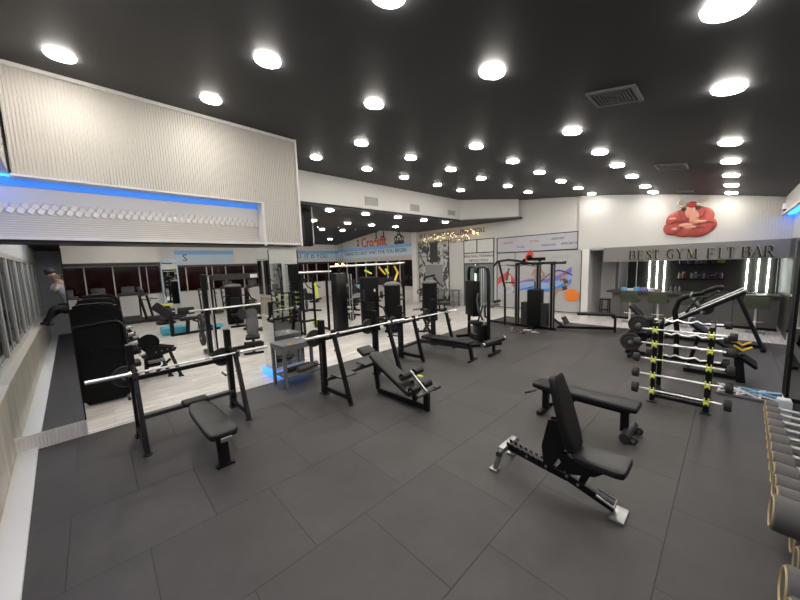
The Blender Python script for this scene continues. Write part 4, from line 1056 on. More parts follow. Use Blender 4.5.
# hack squat style foot platform with yellow handles
t = thing('hack_squat_machine', 'black sloping machine with two yellow V handles behind the barbell rack', 'exercise machine', (8.25, .05, 0))
g = G(); g.box((0, .0, .66), (.5, 1.15, .05), Matrix.Rotation(R(38), 4, 'X'), .01); g.build('sloping_platform', SHR, t)
g = G(); g.bar((-.1, -.28, 0), (-.1, -.22, .52), .16, .12); g.bar((0, .5, .04), (0, -.25, .04), .08, .08); g.bar((.2, .45, .05), (.2, .3, .8), .06, .06); g.build('base_frame', BLK, t)
g = G()
for dx, dz in ((-.16, .0), (.16, .03)):
    g.tube([(dx, -.16, .66 + dz), (dx + .02, -.27, .58 + dz), (dx, -.38, .66 + dz)], .02, 6)
g.build('yellow_handle', YEL2, t)
g = G(); g.cyl((-.2, .35, .82), (.24, .35, .82), .05); g.build('roller_pad', VIN, t)

# ================================================================ machines around the pale floor
def stack_tower(g_, x, y, w_, d_, h, r=.03):
    g_.box((x, y, h / 2 + .02), (w_, d_, h), None, r, 2)
# multi-station cable machine
t = thing('cable_station', 'black multi-station cable machine in front of the class poster', 'exercise machine', (10.5, 4.55, 0))
for x, y in ((0, -.62), (0, .55), (.3, -.05)):
    g = G(); g.bar((x, y, 0), (x, y, 2.16), .09, .13); g.build('upright', BLK, t)
    g = G(); g.cyl((x - .09, y + .04, .1), (x - .09, y + .04, 2.1), .014, n=8); g.cyl((x - .09, y - .05, .1), (x - .09, y - .05, 2.1), .014, n=8); g.build('guide_rod', SIL, t)
g = G()
for k in range(10): g.b2(-.13, .1, -.5, -.25, .12 + k * .075, .185 + k * .075)
g.build('weight_stack', RUB, t)
g = G()
for k in range(10): g.b2(-.13, .1, .12, .36, .12 + k * .075, .185 + k * .075)
g.build('weight_stack', RUB, t)
g = G(); g.b2(-.2, .15, -.30, .12, .1, 1.3, .02); g.build('stack_shroud', SHR, t)
g = G(); g.tube([(0, 1.45, 2.1), (0, 1.3, 2.26), (0, .9, 2.30), (0, .55, 2.26), (0, .1, 2.16), (0, -.7, 2.17)], .04, 8); g.bar((0, -1.0, 2.16), (0, .6, 2.16), .08, .07); g.bar((-.3, -.1, 2.14), (.4, -.1, 2.14), .07, .07); g.build('top_frame', BLK, t)
g = G(); g.bar((-.1, -1.05, 2.19), (-.1, -.8, 2.16), .03, .05); g.bar((-.1, .6, 2.10), (-.1, .9, 2.13), .03, .04); g.tube([(-.2, .55, 2.07), (-.2, .2, 2.12), (-.2, -.15, 2.07)], .016, 6); g.build('pull_bar', DGRY, t)
g = G(); g.sph((0, .15, 2.36), .08); g.sph((0, .32, 2.27), .06); g.sph((.02, -.2, 2.28), .07, (.4, 1, 1)); g.box((0, -.08, 2.30), (.02, .6, .1)); g.build('name_plate', SHR, t)
g = G(); g.prism([(.02, 2.26), (.02, 2.5), (.12, 2.62), (.2, 2.5), (.28, 2.40), (.3, 2.26)], -.01, .01, 'YZ'); g.build('red_emblem', RED, t)
g = G(); g.bar((-.05, .98, .0), (-.02, 1.0, 1.3), .06, .06); g.bar((-.02, 1.0, 1.3), (0, 1.25, 2.24), .06, .06); g.bar((0, 1.0, 1.5), (0, .6, 1.52), .04, .04); g.build('side_strut', BLK, t)
g = G(); g.tube([(-.05, .7, .06), (-.05, 1.55, .08), (-.05, 1.78, .22), (-.05, 1.80, .62)], .04, 8); g.bar((0, -.75, .05), (0, .75, .05), .1, .08); g.bar((-.5, -.1, .05), (.5, -.1, .05), .1, .08); g.build('base_frame', BLK, t)
g = G(); g.box((-.05, 1.52, .68), (.36, .5, .09), None, .02); g.build('seat', GRYM, t)
g = G(); g.box((-.05, 1.78, .98), (.36, .08, .38), None, .02); g.build('backrest', GRYM, t)
g = G(); g.cyl((-.2, 1.3, .82), (.15, 1.3, .82), .05); g.build('thigh_roller', VIN, t)
g = G(); g.bar((.1, -.75, .10), (.72, -2.18, .12), .07, .08); g.bar((.72, -2.2, .0), (.72, -2.2, .45), .06, .06); g.tube([(.72, -2.2, .42), (.68, -2.1, .52), (.62, -1.95, .54)], .035, 6); g.build('row_rail', BLK, t)
g = G(); g.box((.50, -1.72, .56), (.32, 1.0, .075), Matrix.Rotation(R(22), 4, 'Z'), .025); g.build('row_seat', VIN, t)
g = G(); g.bar((.2, -.9, .12), (.1, -.55, .42), .05, .07); g.box((.24, -.95, .32), (.3, .05, .25), Matrix.Rotation(R(-30), 4, 'X')); g.build('foot_rest', DGRY, t)
for k, (x, y, rz) in enumerate(((9.85, 4.95, .4), (9.6, 4.75, 1.0), (9.9, 4.45, 2.2), (9.55, 4.4, .1), (9.75, 4.15, 1.4))):
    tt = thing('cable_attachment', 'cable handle on the mat before the cable machine, %s from the left' % ORD[k], 'handle', (x, y, 0), rz, 'loose handles at the foot of the cable machine')
    g = G(); g.cyl((-.13, 0, .03), (.13, 0, .03), .022, n=8); g.build('grip', RUB if k % 2 else CHR, tt)
    g = G(); g.tube([(-.12, 0, .04), (0, .12, .03), (.12, 0, .04)], .012, 5); g.build('strap', SIL, tt)

# lat pulldown
t = thing('lat_pulldown_machine', 'black lat machine with an arched top tube in front of the glass door', 'exercise machine', (7.85, 5.0, 0), -.54)
ux = (-.0, -.60), (.0, .60)
g = G(); g.tube([(.02, .62, 0), (.02, .62, 1.95), (.02, .58, 2.08), (.02, .48, 2.14), (.02, -.42, 2.14), (.02, -.55, 2.08), (.02, -.60, 1.95), (.02, -.60, 0)], .05, 8); g.build('arched_frame', BLK, t)
g = G(); g.cyl((-.03, -.42, .3), (-.03, -.42, 2.1), .014, n=8); g.cyl((-.03, -.3, .3), (-.03, -.3, 2.1), .014, n=8); g.build('guide_rod', CHR, t)
g = G(); g.b2(-.16, .06, -.05, .5, .72, 1.74, .02); g.build('stack_shroud', SHR, t)
g = G(); g.b2(-.18, .10, -.52, -.05, .12, .56, .015); g.build('lower_cover', BLK, t)
g = G(); g.box((-.2, -.25, .60), (.3, .36, .07), None, .02); g.build('seat', VIN, t)
g = G(); g.tube([(-.1, -.5, .7), (-.15, -.35, .95), (-.12, -.2, 1.25), (-.05, -.15, 1.4)], .025, 6); g.tube([(-.05, -.05, .5), (-.12, -.3, .7), (-.12, -.55, 1.1)], .025, 6); g.build('press_arm', DGRY, t)
g = G(); g.box((-.03, .0, 2.05), (.1, .16, .14), None, .02); g.cyl((-.06, .0, 2.0), (.0, .0, 2.0), .05); g.build('pulley', RUB, t)
g = G(); g.bar((-.4, .62, .04), (.4, .62, .04), .09, .07); g.bar((-.5, -.6, .04), (.4, -.6, .04), .09, .07); g.bar((-.0, -.6, .05), (0, .62, .05), .09, .07); g.build('base_frame', BLK, t)
g = G(); g.cyl((-.35, -.7, .32), (-.35, -.3, .30), .045); g.build('foot_roller', VIN, t)
t = thing('low_row_bench', 'small padded bench with chrome ends on the mats left of the lat machine', 'bench', (6.95, 3.95, 0), .1)
g = G(); g.cyl((-.35, .1, .30), (.35, -.05, .33), .075); g.build('roller_pad', VIN, t)
g = G(); g.cyl((.33, -.05, .33), (.43, -.07, .335), .06); g.cyl((-.43, .12, .295), (-.34, .1, .30), .05); g.build('roller_end', SIL, t)
g = G(); g.bar((0, .02, 0), (0, .02, .28), .08, .06); g.bar((-.3, .0, .03), (.3, .0, .03), .07, .06); g.build('frame', BLK, t)

# capped cylindrical selector machines
def shroud_machine(label, loc, rz=0, h=1.62, r=.28, seat=True, grp='rounded-shroud machines on the pale floor', card=False):
    t = thing('selector_machine', label, 'exercise machine', loc, rz, grp)
    g = G(); g.lathe([(.01, .08), (r, .08), (r, h - .12), (.01, h - .12)], n=22); g.build('shroud', SHR, t)
    g = G(); g.lathe([(r * 1.02, h - .12), (r * 1.02, h - .08), (r * .8, h - .03), (.06, h), (.01, h)], n=22); g.build('cap', GRYM, t)
    g = G(); g.bar((-.3, 0, .04), (.3, 0, .04), .1, .08); g.bar((0, 0, .05), (0, -1.0, .05), .09, .08); g.bar((-.28, -1.0, .04), (.28, -1.0, .04), .09, .07); g.build('base_frame', BLK, t)
    if seat:
        g = G(); g.box((0, -.72, .48), (.38, .42, .09), None, .03); g.build('seat', VIN, t)
        g = G(); g.box((0, -.44, .86), (.34, .09, .6), Matrix.Rotation(R(8), 4, 'X'), .03); g.build('backrest', VIN, t)
        g = G(); g.bar((0, -.5, .1), (0, -.66, .46), .07, .08); g.bar((0, -.3, .1), (0, -.36, 1.0), .07, .07); g.build('seat_post', BLK, t)
        for s in (-1, 1):
            g = G(); g.tube([(s * .18, -.3, 1.25), (s * .42, -.4, 1.2), (s * .46, -.7, 1.05), (s * .40, -.86, 1.0)], .026, 6); g.build('lever_arm', BLK, t)
            g = G(); g.cyl((s * .40, -.84, 1.0), (s * .36, -.98, .97), .03); g.build('hand_grip', RUB, t)
    if card:
        g = G(); g.box((r * .3, -r - .005, h * .72), (.06, .01, .10)); g.build('instruction_card', WHP, t)
    return t
shroud_machine('tall round-shrouded machine with a grey cap left of the collage poster', (9.75, 8.45, 0), 2.4, 1.6, .30, True, card=True)
shroud_machine('round-shrouded machine with a grey cap just behind the right bench rack', (7.15, 7.85, 0), 2.5, 1.72, .27, True, card=True)
shroud_machine('round-shrouded machine framed between the uprights of the smith rack', (4.15, 14.5, 0), -.2, 1.7, .32, True)

t = thing('cable_tower', 'tall flat black selector tower with faint side markings behind the middle rack', 'exercise machine', (6.72, 8.55, 0), -.5)
g = G(); g.box((0, 0, .98), (.60, .34, 1.82), None, .05, 3); g.build('shroud', SHR, t)
g = G()
for k in range(6): g.b2(-.27, -.18, -.178, -.172, 1.1 + k * .07, 1.14 + k * .07)
g.build('weight_marking', DGRY, t)
g = G(); g.box((.16, -.175, 1.44), (.05, .01, .09)); g.build('instruction_card', WHP, t)
g = G(); g.box((0, -.2, .9), (.3, .06, .3)); g.box((.15, -.6, .52), (.36, .4, .09), None, .03); g.build('seat', VIN, t)
g = G(); g.bar((0, .1, .04), (0, -.9, .04), .12, .08); g.bar((-.35, .1, .04), (.35, .1, .04), .1, .08); g.bar((.1, -.6, .05), (.12, -.6, .48), .07, .07); g.tube([(.3, -.1, .9), (.38, -.5, .85), (.42, -.8, .55)], .03, 6); g.build('frame', BLK, t)

# large crossover frame with yellow straps
t = thing('crossover_frame', 'wide cable crossover frame with a silver top beam and yellow strap handles', 'exercise machine', (7.15, 9.45, 0), -.08)
g = G(); g.b2(-1.2, -.80, -.2, .2, .05, 2.05, .02); g.build('tower', BLK, t)
g = G(); g.cyl((-1.3, 0, 2.28), (2.0, 0, 2.32), .035); g.build('top_beam', CHR, t)
g = G(); g.bar((-.96, 0, 2.05), (-.96, 0, 2.28), .07, .07); g.bar((-1.3, 0, .04), (1.6, 0, .04), .12, .07); g.bar((1.95, 0, 0), (1.95, 0, 2.32), .07, .09); g.build('frame', BLK, t)
g = G()
for x in (-.65, -.55): g.cyl((x, -.1, .15), (x, -.1, 2.0), .014, n=8)
g.build('guide_rod', CHR, t)
for a, b in (((.05, -.1, 2.1), (.32, -.1, 1.96)), ((1.0, -.1, 2.12), (1.12, -.1, 1.94))):
    g = G(); g.bar(a, b, .10, .05, .01); g.build('yellow_strap', YEL, t)
g = G(); g.box((-.2, -.1, 1.5), (.2, .12, .1), Matrix.Rotation(.5, 4, 'Y'), .02); g.build('cyan_handle', CYA, t)

# power rack with pull-up bar
t = thing('power_rack', 'black four-post power rack with a silver pull-up bar right of the mirrored column', 'weight rack', (5.35, 10.1, 0), .05)
for x in (-.42, .55):
    for y in (-.2, .7):
        g = G(); g.bar((x, y, 0), (x, y, 2.1), .07, .07); g.build('upright', BLK, t)
g = G(); g.cyl((-.55, -.25, 2.12), (.72, -.25, 2.12), .03); g.build('pull_up_bar', CHR, t)
g = G(); g.bar((-.42, -.2, 2.05), (-.42, .7, 2.05), .06, .06); g.bar((.55, -.2, 2.05), (.55, .7, 2.05), .06, .06); g.bar((-.42, .7, 2.05), (.55, .7, 2.05), .06, .06); g.bar((-.42, -.2, .06), (-.42, .7, .06), .06, .08); g.bar((.55, -.2, .06), (.55, .7, .06), .06, .08); g.bar((-.42, .7, .3), (.55, .7, .3), .05, .08); g.build('rack_frame', BLK, t)
g = G(); g.bar((.05, -.25, 1.75), (.12, -.25, 1.22), .09, .03, .004); g.build('yellow_band', YEL, t)
t = thing('yellow_strap', 'long bent yellow suspension strap hanging between the two round-shrouded machines', 'strap', (9.1, 10.4, 0))
g = G(); g.bar((-.35, 0, 2.2), (.0, 0, 1.85), .10, .03, 0); g.build('strap', YEL2, t)
g = G(); g.bar((.55, 0, 2.2), (.74, 0, 1.9), .10, .03, 0); g.bar((.74, 0, 1.9), (.55, 0, 1.55), .10, .03, 0); g.build('strap', YEL2, t)
g = G(); g.bar((-.6, 0, 2.28), (1.1, 0, 2.28), .06, .06); g.bar((1.08, 0, 0), (1.08, 0, 2.3), .08, .08); g.bar((-.58, 0, 0), (-.58, 0, 2.3), .08, .08); g.bar((-.6, 0, .04), (1.1, 0, .04), .1, .06); g.build('frame', BLK, t)
for k, x in enumerate((10.9, 11.35)):  # glow from outside the glass, built as balls on added cords indoors
    t = thing('outdoor_glow', 'added indoor ball for the orange glow outside the gable windows, the %s one' % ('left', 'right')[k], 'lamp', (x, 17.0, 2.35), group='orange outdoor glows')
    g = G(); g.sph((0, 0, 0), .09, n=10); g.build('bulb', mat('orange outdoor light', (1, .6, .2), .5, emit=(1, .45, .08), es=14), t)
    g = G(); g.cyl((0, 0, .08), (0, 0, LZ(17) - 2.35), .008, n=6); g.build('added_cord', BLK, t)

# smith machine
t = thing('smith_machine', 'tall smith machine with a guided chrome bar behind the left bench rack', 'exercise machine', (3.05, 9.75, 0), .04)
for x in (-.98, .90):
    g = G(); g.bar((x, 0, 0), (x, 0, 2.2), .11, .14); g.build('upright', BLK, t)
    g = G(); g.bar((x + .16, -.05, 0.05), (x + .14, -.1, 2.15), .045, .06); g.build('front_post', BLK, t)
    g = G(); g.cyl((x + .1, -.15, .05), (x + .08, -.15, 2.15), .018, n=8); g.build('guide_rod', CHR, t)
g = G(); g.bar((-.98, 0, 2.1), (.9, 0, 2.1), .12, .16); g.build('top_beam', DGRY, t)
g = G(); g.box((.3, -.09, 2.1), (.2, .01, .1)); g.build('name_plate', WHP, t)
g = G(); g.cyl((-1.3, -.2, 1.28), (1.15, -.2, 1.28), .022); g.build('guided_bar', CHR, t)
g = G(); g.cyl((-1.42, -.2, 1.28), (-1.1, -.2, 1.28), .03); g.build('bar_sleeve', SIL, t)
g = G(); g.bar((-.98, 0, .05), (.9, 0, .05), .1, .09); g.bar((-.98, -.5, .05), (-.98, .5, .05), .1, .08); g.bar((.9, -.5, .05), (.9, .5, .05), .1, .08); g.build('base_frame', BLK, t)
for z, r_, k in ((.95, .22, 'upper'), (.52, .2, 'lower')): plate((1.90, 9.62, z), .04, r_, '%s black plate on the left storage peg of the smith machine' % k, 'plates on the smith machine', th=.07)
t = thing('incline_bench', 'incline bench with a rounded backrest inside the smith machine', 'bench', (3.05, 9.25, 0), -.35)
g = G(); g.prism([(-.14, -.42), (.14, -.42), (.17, -.1), (.14, .42), (-.14, .42), (-.17, -.1)], -.04, .04, 'XY', bev=.025, M=tilt(0, .25, .78, R(58))); g.build('backrest', DGRY, t)
g = G(); g.box((0, -.22, .44), (.36, .42, .09), None, .03); g.build('seat', VIN, t)
g = G(); g.bar((0, .5, .04), (0, -.4, .04), .07, .07); g.bar((0, -.25, .05), (0, -.2, .42), .06, .06); g.bar((0, .4, .05), (0, .3, .7), .06, .06); g.bar((-.25, -.4, .03), (.25, -.4, .03), .06, .05); g.bar((-.25, .5, .03), (.25, .5, .03), .06, .05); g.build('frame', BLK, t)
g = G(); g.cyl((-.22, -.42, .3), (.22, -.42, .3), .06); g.build('roller_pad', VIN, t)

# three precor style stack machines (front one seen from behind)
def hood_machine(loc, label, h, txt=False):
    t = thing('selector_machine', label, 'exercise machine', loc, 0, 'three black hooded machines in a line')
    g = G(); g.prism([(-.33, .05), (.31, .05), (.31, h - .14), (.24, h - .03), (.08, h), (-.24, h), (-.33, h - .05)], -.10, .10, 'XZ', bev=.03); g.build('hood', SHR, t)
    g = G(); g.tube([(-.34, -.14, h - .39), (-.28, -.14, h - .37), (.12, -.14, h - .33), (.24, -.14, h - .34), (.31, -.14, h - .42), (.32, -.14, h - .6), (.32, -.14, .08)], .025, 8); g.build('guard_tube', BLK, t)
    g = G(); g.bar((-.28, 0, .04), (.28, 0, .04), .1, .06); g.bar((-.1, .0, .04), (.0, .85, .04), .1, .07); g.build('base', BLK, t)
    g = G(); g.bar((.30, .1, .1), (.36, .25, 1.0), .06, .08); g.bar((.36, .25, 1.0), (.62, .5, .55), .05, .07); g.bar((.36, .25, .8), (.55, .35, .8), .05, .05); g.build('lever', BLK, t)
    g = G(); g.cyl((.36, .12, .95), (.50, .12, .98), .04); g.cyl((.5, .2, .7), (.6, .2, .72), .035); g.build('joint_cap', SIL, t)
    g = G(); g.box((.35, .5, .5), (.36, .4, .09), None, .03); g.box((.25, .8, .85), (.32, .1, .55), None, .03); g.build('seat', VIN, t)
    if txt: textmesh('PRECOR', .115, 'lettering', mat('dim grey lettering', (.006, .006, .006), .3), t, facing((-.0, -.132, .96), 0, -1), .002, 1.1)
    return t
hood_machine((-.03, 7.75, 0), 'nearest of three black hooded machines, with a bent guard tube', 1.80, True)
hood_machine((.0, 8.95, 0), 'middle one of the three black hooded machines in a line', 1.82)
hood_machine((.05, 10.1, 0), 'farthest of the three black hooded machines in a line', 1.84)
t = thing('leg_machine', 'black plate-loaded leg machine with a perforated top arm beside the hooded machines', 'exercise machine', (1.04, 8.8, 0)); t.scale = (.86, .86, .86)
g = G(); g.prism([(-.45, .50), (.12, .62), (.16, .70), (.02, .74), (-.35, .86), (-.48, .8)], -.22, -.16, 'XZ'); g.prism([(-.45, .50), (.12, .62), (.16, .70), (.02, .74), (-.35, .86), (-.48, .8)], .10, .16, 'XZ'); g.b2(-.4, .05, -.16, .10, .60, .68); g.build('perforated_arm', BLK, t)
g = G()
for k in range(4): g.cyl((-.28 + k * .12, -.225, .66 + k * .012), (-.28 + k * .12, -.215, .66 + k * .012), .016, n=8)
g.build('bolt', SIL, t)
for x0, x1, y in ((-.2, -.05, -.3), (.0, .14, -.5)):
    g = G(); g.bar((x0, y + .2, .62), (x1, y - .05, .02), .05, .07); g.box((x1, y - .05, .012), (.11, .09, .024)); g.build('leg', BLK, t)
g = G(); g.bar((-.35, -.1, .08), (.0, -.2, .42), .05, .06); g.bar((-.6, 0, .04), (.05, .0, .04), .09, .08); g.bar((-.5, 0, .05), (-.45, 0, 1.05), .08, .12); g.build('frame', BLK, t)
g = G(); g.lathe([(.02, -.03), (.2, -.03), (.22, .03), (.02, .03)], c=(0, 0, 0), n=20, M=Matrix.Translation((-.40, -.16, .92)) @ Matrix.Rotation(PI / 2, 4, 'X')); g.box((-.36, -.1, .45), (.3, .3, .3), None, .03); g.build('cam_disc', SHR, t)
g = G(); g.box((-.3, -.3, .46), (.34, .2, .06), None, .02); g.build('grey_plate', GRYM, t)

# treadmills facing the back windows
tm = thing('treadmill', 'x', 'treadmill', group='treadmills facing the back windows')
g = G(); g.box((0, 0, .13), (.74, 1.7, .16), None, .03); g.build('deck', DGRY, tm)
g = G(); g.b2(-.25, .25, -.82, .6, .212, .218); g.build('belt', RUB, tm)
for s in (-1, 1):
    g = G(); g.bar((s * .36, .55, .15), (s * .38, .72, 1.22), .07, .09); g.build('upright', BLK, tm)
    g = G(); g.tube([(s * .38, .7, 1.08), (s * .38, .3, 1.02)], .025, 6); g.build('handrail', BLK, tm)
g = G(); g.box((0, .74, 1.27), (.8, .12, .14), None, .03); g.box((0, .80, 1.48), (.5, .05, .34), Matrix.Rotation(R(-15), 4, 'X'), .02); g.build('console', DGRY, tm)
pos = ['far left', 'second from the left', 'third from the left', 'the one with its deck in clear view', 'fifth from the left', 'sixth from the left', 'seventh from the left', 'far right']
for k, x in enumerate((-1.0, .05, 1.1, 2.2, 4.4, 5.5, 6.9, 8.2)):
    o = tm if k == 0 else copy_tree(tm); o.location = (x, 19.4, -.004)
    o['label'] = 'treadmill in the row by the back windows, ' + pos[k]
    if k == 3: o.location.y = 18.7; o.rotation_euler.z = 1.15
# mirror strip on the back wall
g = G(); g.b2(2.62, 3.26, YB - .35, YB - .3, .0, 2.75); o = struct('wall_mirror', g, MIR)
g = G(); g.b2(2.56, 2.62, YB - .36, YB, .0, 2.78); g.b2(3.26, 3.32, YB - .36, YB, .0, 2.78); g.b2(2.56, 3.32, YB - .36, YB, 2.75, 2.95); struct('trim_25', g, BLUEBAND)

t = thing('dumbbell_stand', 'small black dumbbell stand with a yellow top near the treadmills', 'stand', (2.15, 17.2, 0))
g = G(); g.b2(-.1, .1, -.08, .08, 0, .82, .01); g.build('post', BLK, t)
g = G(); g.box((-.05, 0, .045), (.62, .3, .09), None, .02); g.box((-.2, .25, .05), (.4, .2, .1)); g.build('base', BLK, t)
g = G(); g.b2(-.2, .2, -.12, .12, .80, .88, .01); g.build('yellow_top', YEL, t)
g = G()
for z in (.25, .45, .62): g.cyl((-.28, -.1, z), (.28, -.1, z), .06)
g.build('dumbbell_row', RUB, t)
t = thing('ab_machine', 'black inclined bench machine in front of the pale blue platform', 'exercise machine', (2.35, 13.7, 0))
g = G(); g.bar((-.55, 0, 0), (-.55, 0, .75), .12, .12); g.bar((-.1, 0, .0), (-.05, 0, .5), .12, .1); g.bar((-.55, 0, .04), (1.0, .1, .04), .09, .08); g.bar((.1, 0, .5), (.9, .1, .05), .05, .06); g.build('frame', BLK, t)
g = G(); g.bar((-.98, .1, 1.16), (-.5, 0, .70), .30, .12, .03, upv=(0, 1, 0)); g.build('backrest', VIN, t)
g = G(); g.b2(-.3, .55, -.2, .2, .52, .62, .02); g.b2(-.35, .15, -.25, -.05, .75, 1.0, .03); g.build('seat', VIN, t)
g = G(); g.cyl((.35, -.2, .75), (.85, -.2, .75), .05); g.build('roller', VIN, t)
g = G(); g.b2(-.45, .35, -.3, .3, 0, .26, .02); o = g.build('step_platform', CYA, loc=(2.0, 14.3, -.004)); tag(o, 'bright cyan plastic step platform on the pale floor', 'step')
g = G(); g.b2(-.4, .4, -.25, .25, 0, .12, .02); o = g.build('step_platform', CYA, loc=(3.15, 14.4, -.004)); tag(o, 'second, flatter cyan step right of the inclined bench machine', 'step')

# cluttered machines between the smith machine and the crossover
fil = [((4.9, 16.6), -.2), ((6.3, 14.2), .2), ((7.9, 15.2), .6), ((9.4, 13.6), .1), ((11.2, 12.4), -.4), ((11.6, 9.9), .8), ((5.9, 12.6), -.6), ((8.3, 12.3), .4), ((4.2, 12.2), .5), ((10.9, 16.2), 0)]
names = ['standing behind the smith machine bar', 'right of the mirrored column, farther back', 'in the middle of the back room', 'near the string-lit wall', 'beside the collage doorway', 'before the glass door, grey bench side', 'just beyond the power rack', 'behind the crossover frame', 'behind the incline bench', 'under the gable sign board']
def arm_machine(loc, rz, label, k):
    t = thing('lever_machine', label, 'exercise machine', (loc[0], loc[1], 0), rz, 'assorted lever machines in the back room')
    h = 1.35 + .12 * (k % 3)
    g = G(); g.bar((-.4, 0, .04), (.4, 0, .04), .1, .08); g.bar((0, .6, .04), (0, -.7, .04), .1, .08); g.bar((0, .45, .05), (0, .35, h), .09, .11); g.bar((0, .35, h), (0, -.15, h + .12), .07, .08); g.bar((0, -.35, .05), (0, -.3, .48), .07, .07); g.build('frame', BLK, t)
    g = G(); g.box((0, -.35, .5), (.38, .42, .09), None, .03); g.build('seat', VIN, t)
    g = G(); g.box((0, .12, .88), (.34, .1, .62), Matrix.Rotation(R(-14), 4, 'X'), .03); g.build('backrest', VIN, t)
    for s in (-1, 1):
        g = G(); g.tube([(s * .1, -.1, h + .1), (s * .45, -.1, h), (s * .5, -.3, h - .3), (s * .45, -.5, h - .42)], .028, 6); g.build('lever_arm', BLK, t)
        g = G(); g.cyl((s * .45, .1, h - .35), (s * .72, .1, h - .35), .22 - .03 * (k % 2), n=20) if k % 2 else g.cyl((s * .45, .15, .7), (s * .52, .15, .7), .2, n=20); g.build('weight_plate', RUB, t)
    g = G(); g.cyl((-.25, -.6, .62), (.25, -.6, .62), .05); g.build('roller_pad', VIN, t)
    return t
for k, ((p, rz), nm) in enumerate(zip(fil, names)): arm_machine(p, rz, 'black lever machine ' + nm, k)
# kettlebells and balls seen as bright bits
for k, (x, y, r_, m_, lb) in enumerate(((7.6, 10.9, .16, RUB, 'black medicine ball on the floor under the crossover frame'), (8.1, 10.7, .14, CYA, 'cyan medicine ball on the floor beside the crossover frame'), (6.0, 11.0, .15, YEL, 'yellow medicine ball by the power rack'))):
    g = G(); g.sph((0, 0, r_), r_, n=16); o = g.build('medicine_ball', m_, loc=(x, y, -.004)); tag(o, lb, 'ball')
t = thing('side_table', 'plain grey table against the far wall beside the collage poster', 'table', (13.2, 10.15, -.004))
g = G(); g.box((0, 0, .84), (.6, 1.1, .05), None, .006); g.build('table_top', GRYM, t)
for sx in (-1, 1):
    for sy in (-1, 1): g = G(); g.bar((sx * .25, sy * .48, 0), (sx * .25, sy * .48, .82), .06); g.build('leg', GRYM, t)
g = G(); g.box((0, 0, .22), (.5, .96, .03)); g.build('shelf', GRYM, t)
t = thing('bench', 'black weight bench in front of the grey side table', 'bench', (11.0, 9.2, -.004), .7)
g = G(); g.box((0, 0, .44), (.30, 1.1, .08), None, .03); g.build('pad', VIN, t)
for y in (-.4, .4): g = G(); g.bar((0, y, 0), (0, y, .4), .07, .07); g.bar((-.22, y, .03), (.22, y, .03), .06, .05); g.build('leg', BLK, t)
t = thing('preacher_bench', 'black bench with crossed legs seen just above the right barbell', 'bench', (7.6, 6.75, -.004), -.5)
g = G(); g.box((0, -.1, .56), (.36, .9, .08), None, .03); g.build('pad', VIN, t)
g = G(); g.tube([(-.3, .5, .75), (0, .35, .8), (.3, .45, .7), (.4, .55, .55)], .025, 6); g.build('handle', DGRY, t)
g = G(); g.bar((0, -.45, 0), (0, .3, .5), .07, .07); g.bar((0, .35, 0), (0, -.3, .5), .07, .07); g.bar((-.28, -.45, .03), (.28, -.45, .03), .07, .05); g.bar((-.28, .38, .03), (.28, .38, .03), .07, .05); g.build('leg_frame', BLK, t)

# ================================================================ photographer on the window ledge (seen in the pillar mirror)
def skinned(name, verts, edges, radii, m, parent, root=0, sub=2):
    me = bpy.data.meshes.new(name); me.from_pydata(verts, edges, [])
    o = bpy.data.objects.new(name, me); col.objects.link(o)
    md = o.modifiers.new('Skin', 'SKIN'); md.use_smooth_shade = True
    for i, r_ in enumerate(radii):
        rr = r_ if isinstance(r_, tuple) else (r_, r_)
        me.skin_vertices[0].data[i].radius = rr
        me.skin_vertices[0].data[i].use_root = (i == root)
    s = o.modifiers.new('Sub', 'SUBSURF'); s.levels = sub; s.render_levels = sub
    bpy.context.view_layer.update()
    dg = bpy.context.evaluated_depsgraph_get()
    m2 = bpy.data.meshes.new_from_object(o.evaluated_get(dg))
    bpy.data.objects.remove(o); m2.name = name
    m2.materials.clear(); m2.materials.append(m)
    for p in m2.polygons: p.use_smooth = True
    o = bpy.data.objects.new(name, m2); col.objects.link(o)
    if parent: o.parent = parent
    return o
SKIN = mat('skin', (.50, .30, .21), .55); HAIR = mat('dark hair', (.03, .022, .018), .6)
SHIRT = mat('light grey shirt', (.40, .41, .43), .8); TROU = mat('black trousers', (.012, .012, .015), .75); SHOE = mat('black shoes', (.02, .02, .02), .5)
per = thing('person', 'person in a grey shirt and black trousers on the window ledge holding up a phone', 'person', (-.72, -.30, SILL))
# coordinates local to the feet
def W_(x, y, z): return (x + .72, y + .30, z - SILL)
V = [W_(.06, -.42, 1.42), W_(.06, -.42, 1.60), W_(.03, -.40, 1.80), W_(-.02, -.36, 2.02), W_(-.10, -.32, 2.13), W_(-.16, -.28, 2.21),
     W_(-.21, -.25, 2.31), W_(-.23, -.24, 2.39),
     W_(-.17, -.26, 2.00), W_(-.24, -.06, 1.92), W_(-.12, .0, 2.20),
     W_(.12, -.44, 2.02), W_(.22, -.30, 1.88), W_(.08, -.14, 2.20),
     W_(-.02, -.34, 1.38), W_(-.30, -.14, 1.42), W_(-.44, -.24, 1.02), W_(-.38, -.12, .985),
     W_(.04, -.52, 1.36), W_(-.24, -.42, 1.30), W_(-.50, -.48, 1.02), W_(-.44, -.38, .985)]
E_ = [(0, 1), (1, 2), (2, 3), (3, 4), (4, 5), (5, 6), (6, 7), (3, 8), (8, 9), (9, 10), (3, 11), (11, 12), (12, 13), (0, 14), (14, 15), (15, 16), (16, 17), (0, 18), (18, 19), (19, 20), (20, 21)]
rad = [.13, .125, .14, .15, .07, .055, .09, .085, .065, .045, .03, .065, .045, .03, .09, .062, .042, .035, .09, .062, .042, .035]
body = skinned('body', V, E_, rad, SKIN, per)
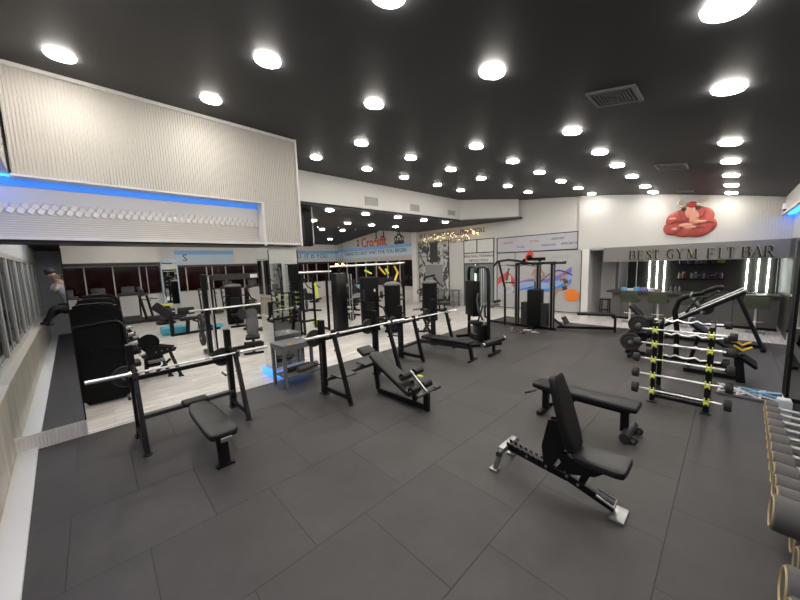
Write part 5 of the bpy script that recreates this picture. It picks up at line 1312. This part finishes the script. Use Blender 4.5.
def sub_skin(nm, idx, ex, m_, inf, rr=None):
    mp_ = {i: k for k, i in enumerate(idx)}
    es = [(mp_[a], mp_[b]) for a, b in ex]
    return skinned(nm, [V[i] for i in idx], es, [rad[i] + inf for i in idx], m_, per)
sub_skin('shirt', [0, 1, 2, 3, 8, 9, 11, 12], [(0, 1), (1, 2), (2, 3), (3, 8), (8, 9), (3, 11), (11, 12)], SHIRT, .034)
sub_skin('trousers', [0, 14, 15, 16, 18, 19, 20], [(0, 14), (14, 15), (15, 16), (0, 18), (18, 19), (19, 20)], TROU, .024)
for a, b in ((16, 17), (20, 21)):
    g = G(); p, q = Vector(V[a]), Vector(V[b]); dd = (q - p); dd.z = 0; dd.normalize()
    c_ = p + dd * .06; g.box((c_.x, c_.y, .045), (.27, .10, .09), math.atan2(dd.y, dd.x), .03, 3); g.build('shoe', SHOE, per)
g = G(); g.sph((V[7][0] - .02, V[7][1] - .02, V[7][2] + .03), .115, (1, 1, .95), 16); g.build('hair', HAIR, per)
hd = Vector(V[6]); fw = Vector((.72, .69, -.1)).normalized(); sd = Vector((.69, -.72, 0))
g = G()
g.sph(hd + fw * .105, .016, (1, 1, 1.6), 8); g.build('nose', SKIN, per)
g = G(); g.sph(hd + fw * .088 + sd * .032 + Vector((0, 0, .03)), .012, n=8); g.sph(hd + fw * .088 - sd * .032 + Vector((0, 0, .03)), .012, n=8); g.build('eyes', SHOE, per)
g = G(); g.sph(hd + fw * .09 + Vector((0, 0, -.035)), .016, (1.2, 1.2, .4), 8); g.build('mouth', mat('lips', (.4, .14, .12), .5), per)
g = G(); g.sph(hd + sd * .09, .02, (1, 1, 1.5), 8); g.sph(hd - sd * .09, .02, (1, 1, 1.5), 8); g.build('ear', SKIN, per)
for s, wi in ((-1, 10), (1, 13)):
    wr = Vector(V[wi]); tgt = Vector(W_(0, 0, CAMZ - .02)) - h_ * .035 + R_ * (.085 * s)
    d_ = (tgt - wr).normalized()
    palm = wr + d_ * min(.08, (tgt - wr).length * .6)
    vs = [tuple(wr), tuple(palm)]; es = [(0, 1)]; rs = [.026, (.034, .018)]
    for f in range(4):
        base = palm + Vector((0, 0, .028 - f * .02)); kn = base + d_ * .035 - h_ * .005; tip = kn + (-R_ * s) * (.035 - .004 * abs(f - 1)) + h_ * .004
        i = len(vs); vs += [tuple(base), tuple(kn), tuple(tip)]; es += [(1, i), (i, i + 1), (i + 1, i + 2)]; rs += [.011, .009, .008]
    th = palm + Vector((0, 0, -.035)) - h_ * .02; i = len(vs); vs += [tuple(th), tuple(th - R_ * s * .035)]; es += [(1, i), (i, i + 1)]; rs += [.012, .010]
    skinned('hand', vs, es, rs, SKIN, per, sub=1)
g = G()
Mp = Matrix((R_, Vector((0, 0, 1)), h_)).transposed().to_4x4(); Mp.translation = Vector((0, 0, CAMZ - .015)) - h_ * .026
g.box((0, 0, 0), (.152, .074, .009), None, .004); 
for v in g.bm.verts: v.co = Mp @ v.co
o = g.build('phone', mat('dark phone glass', (.02, .02, .022), .15)); tag(o, 'dark phone held up in both hands by the person on the ledge', 'phone')
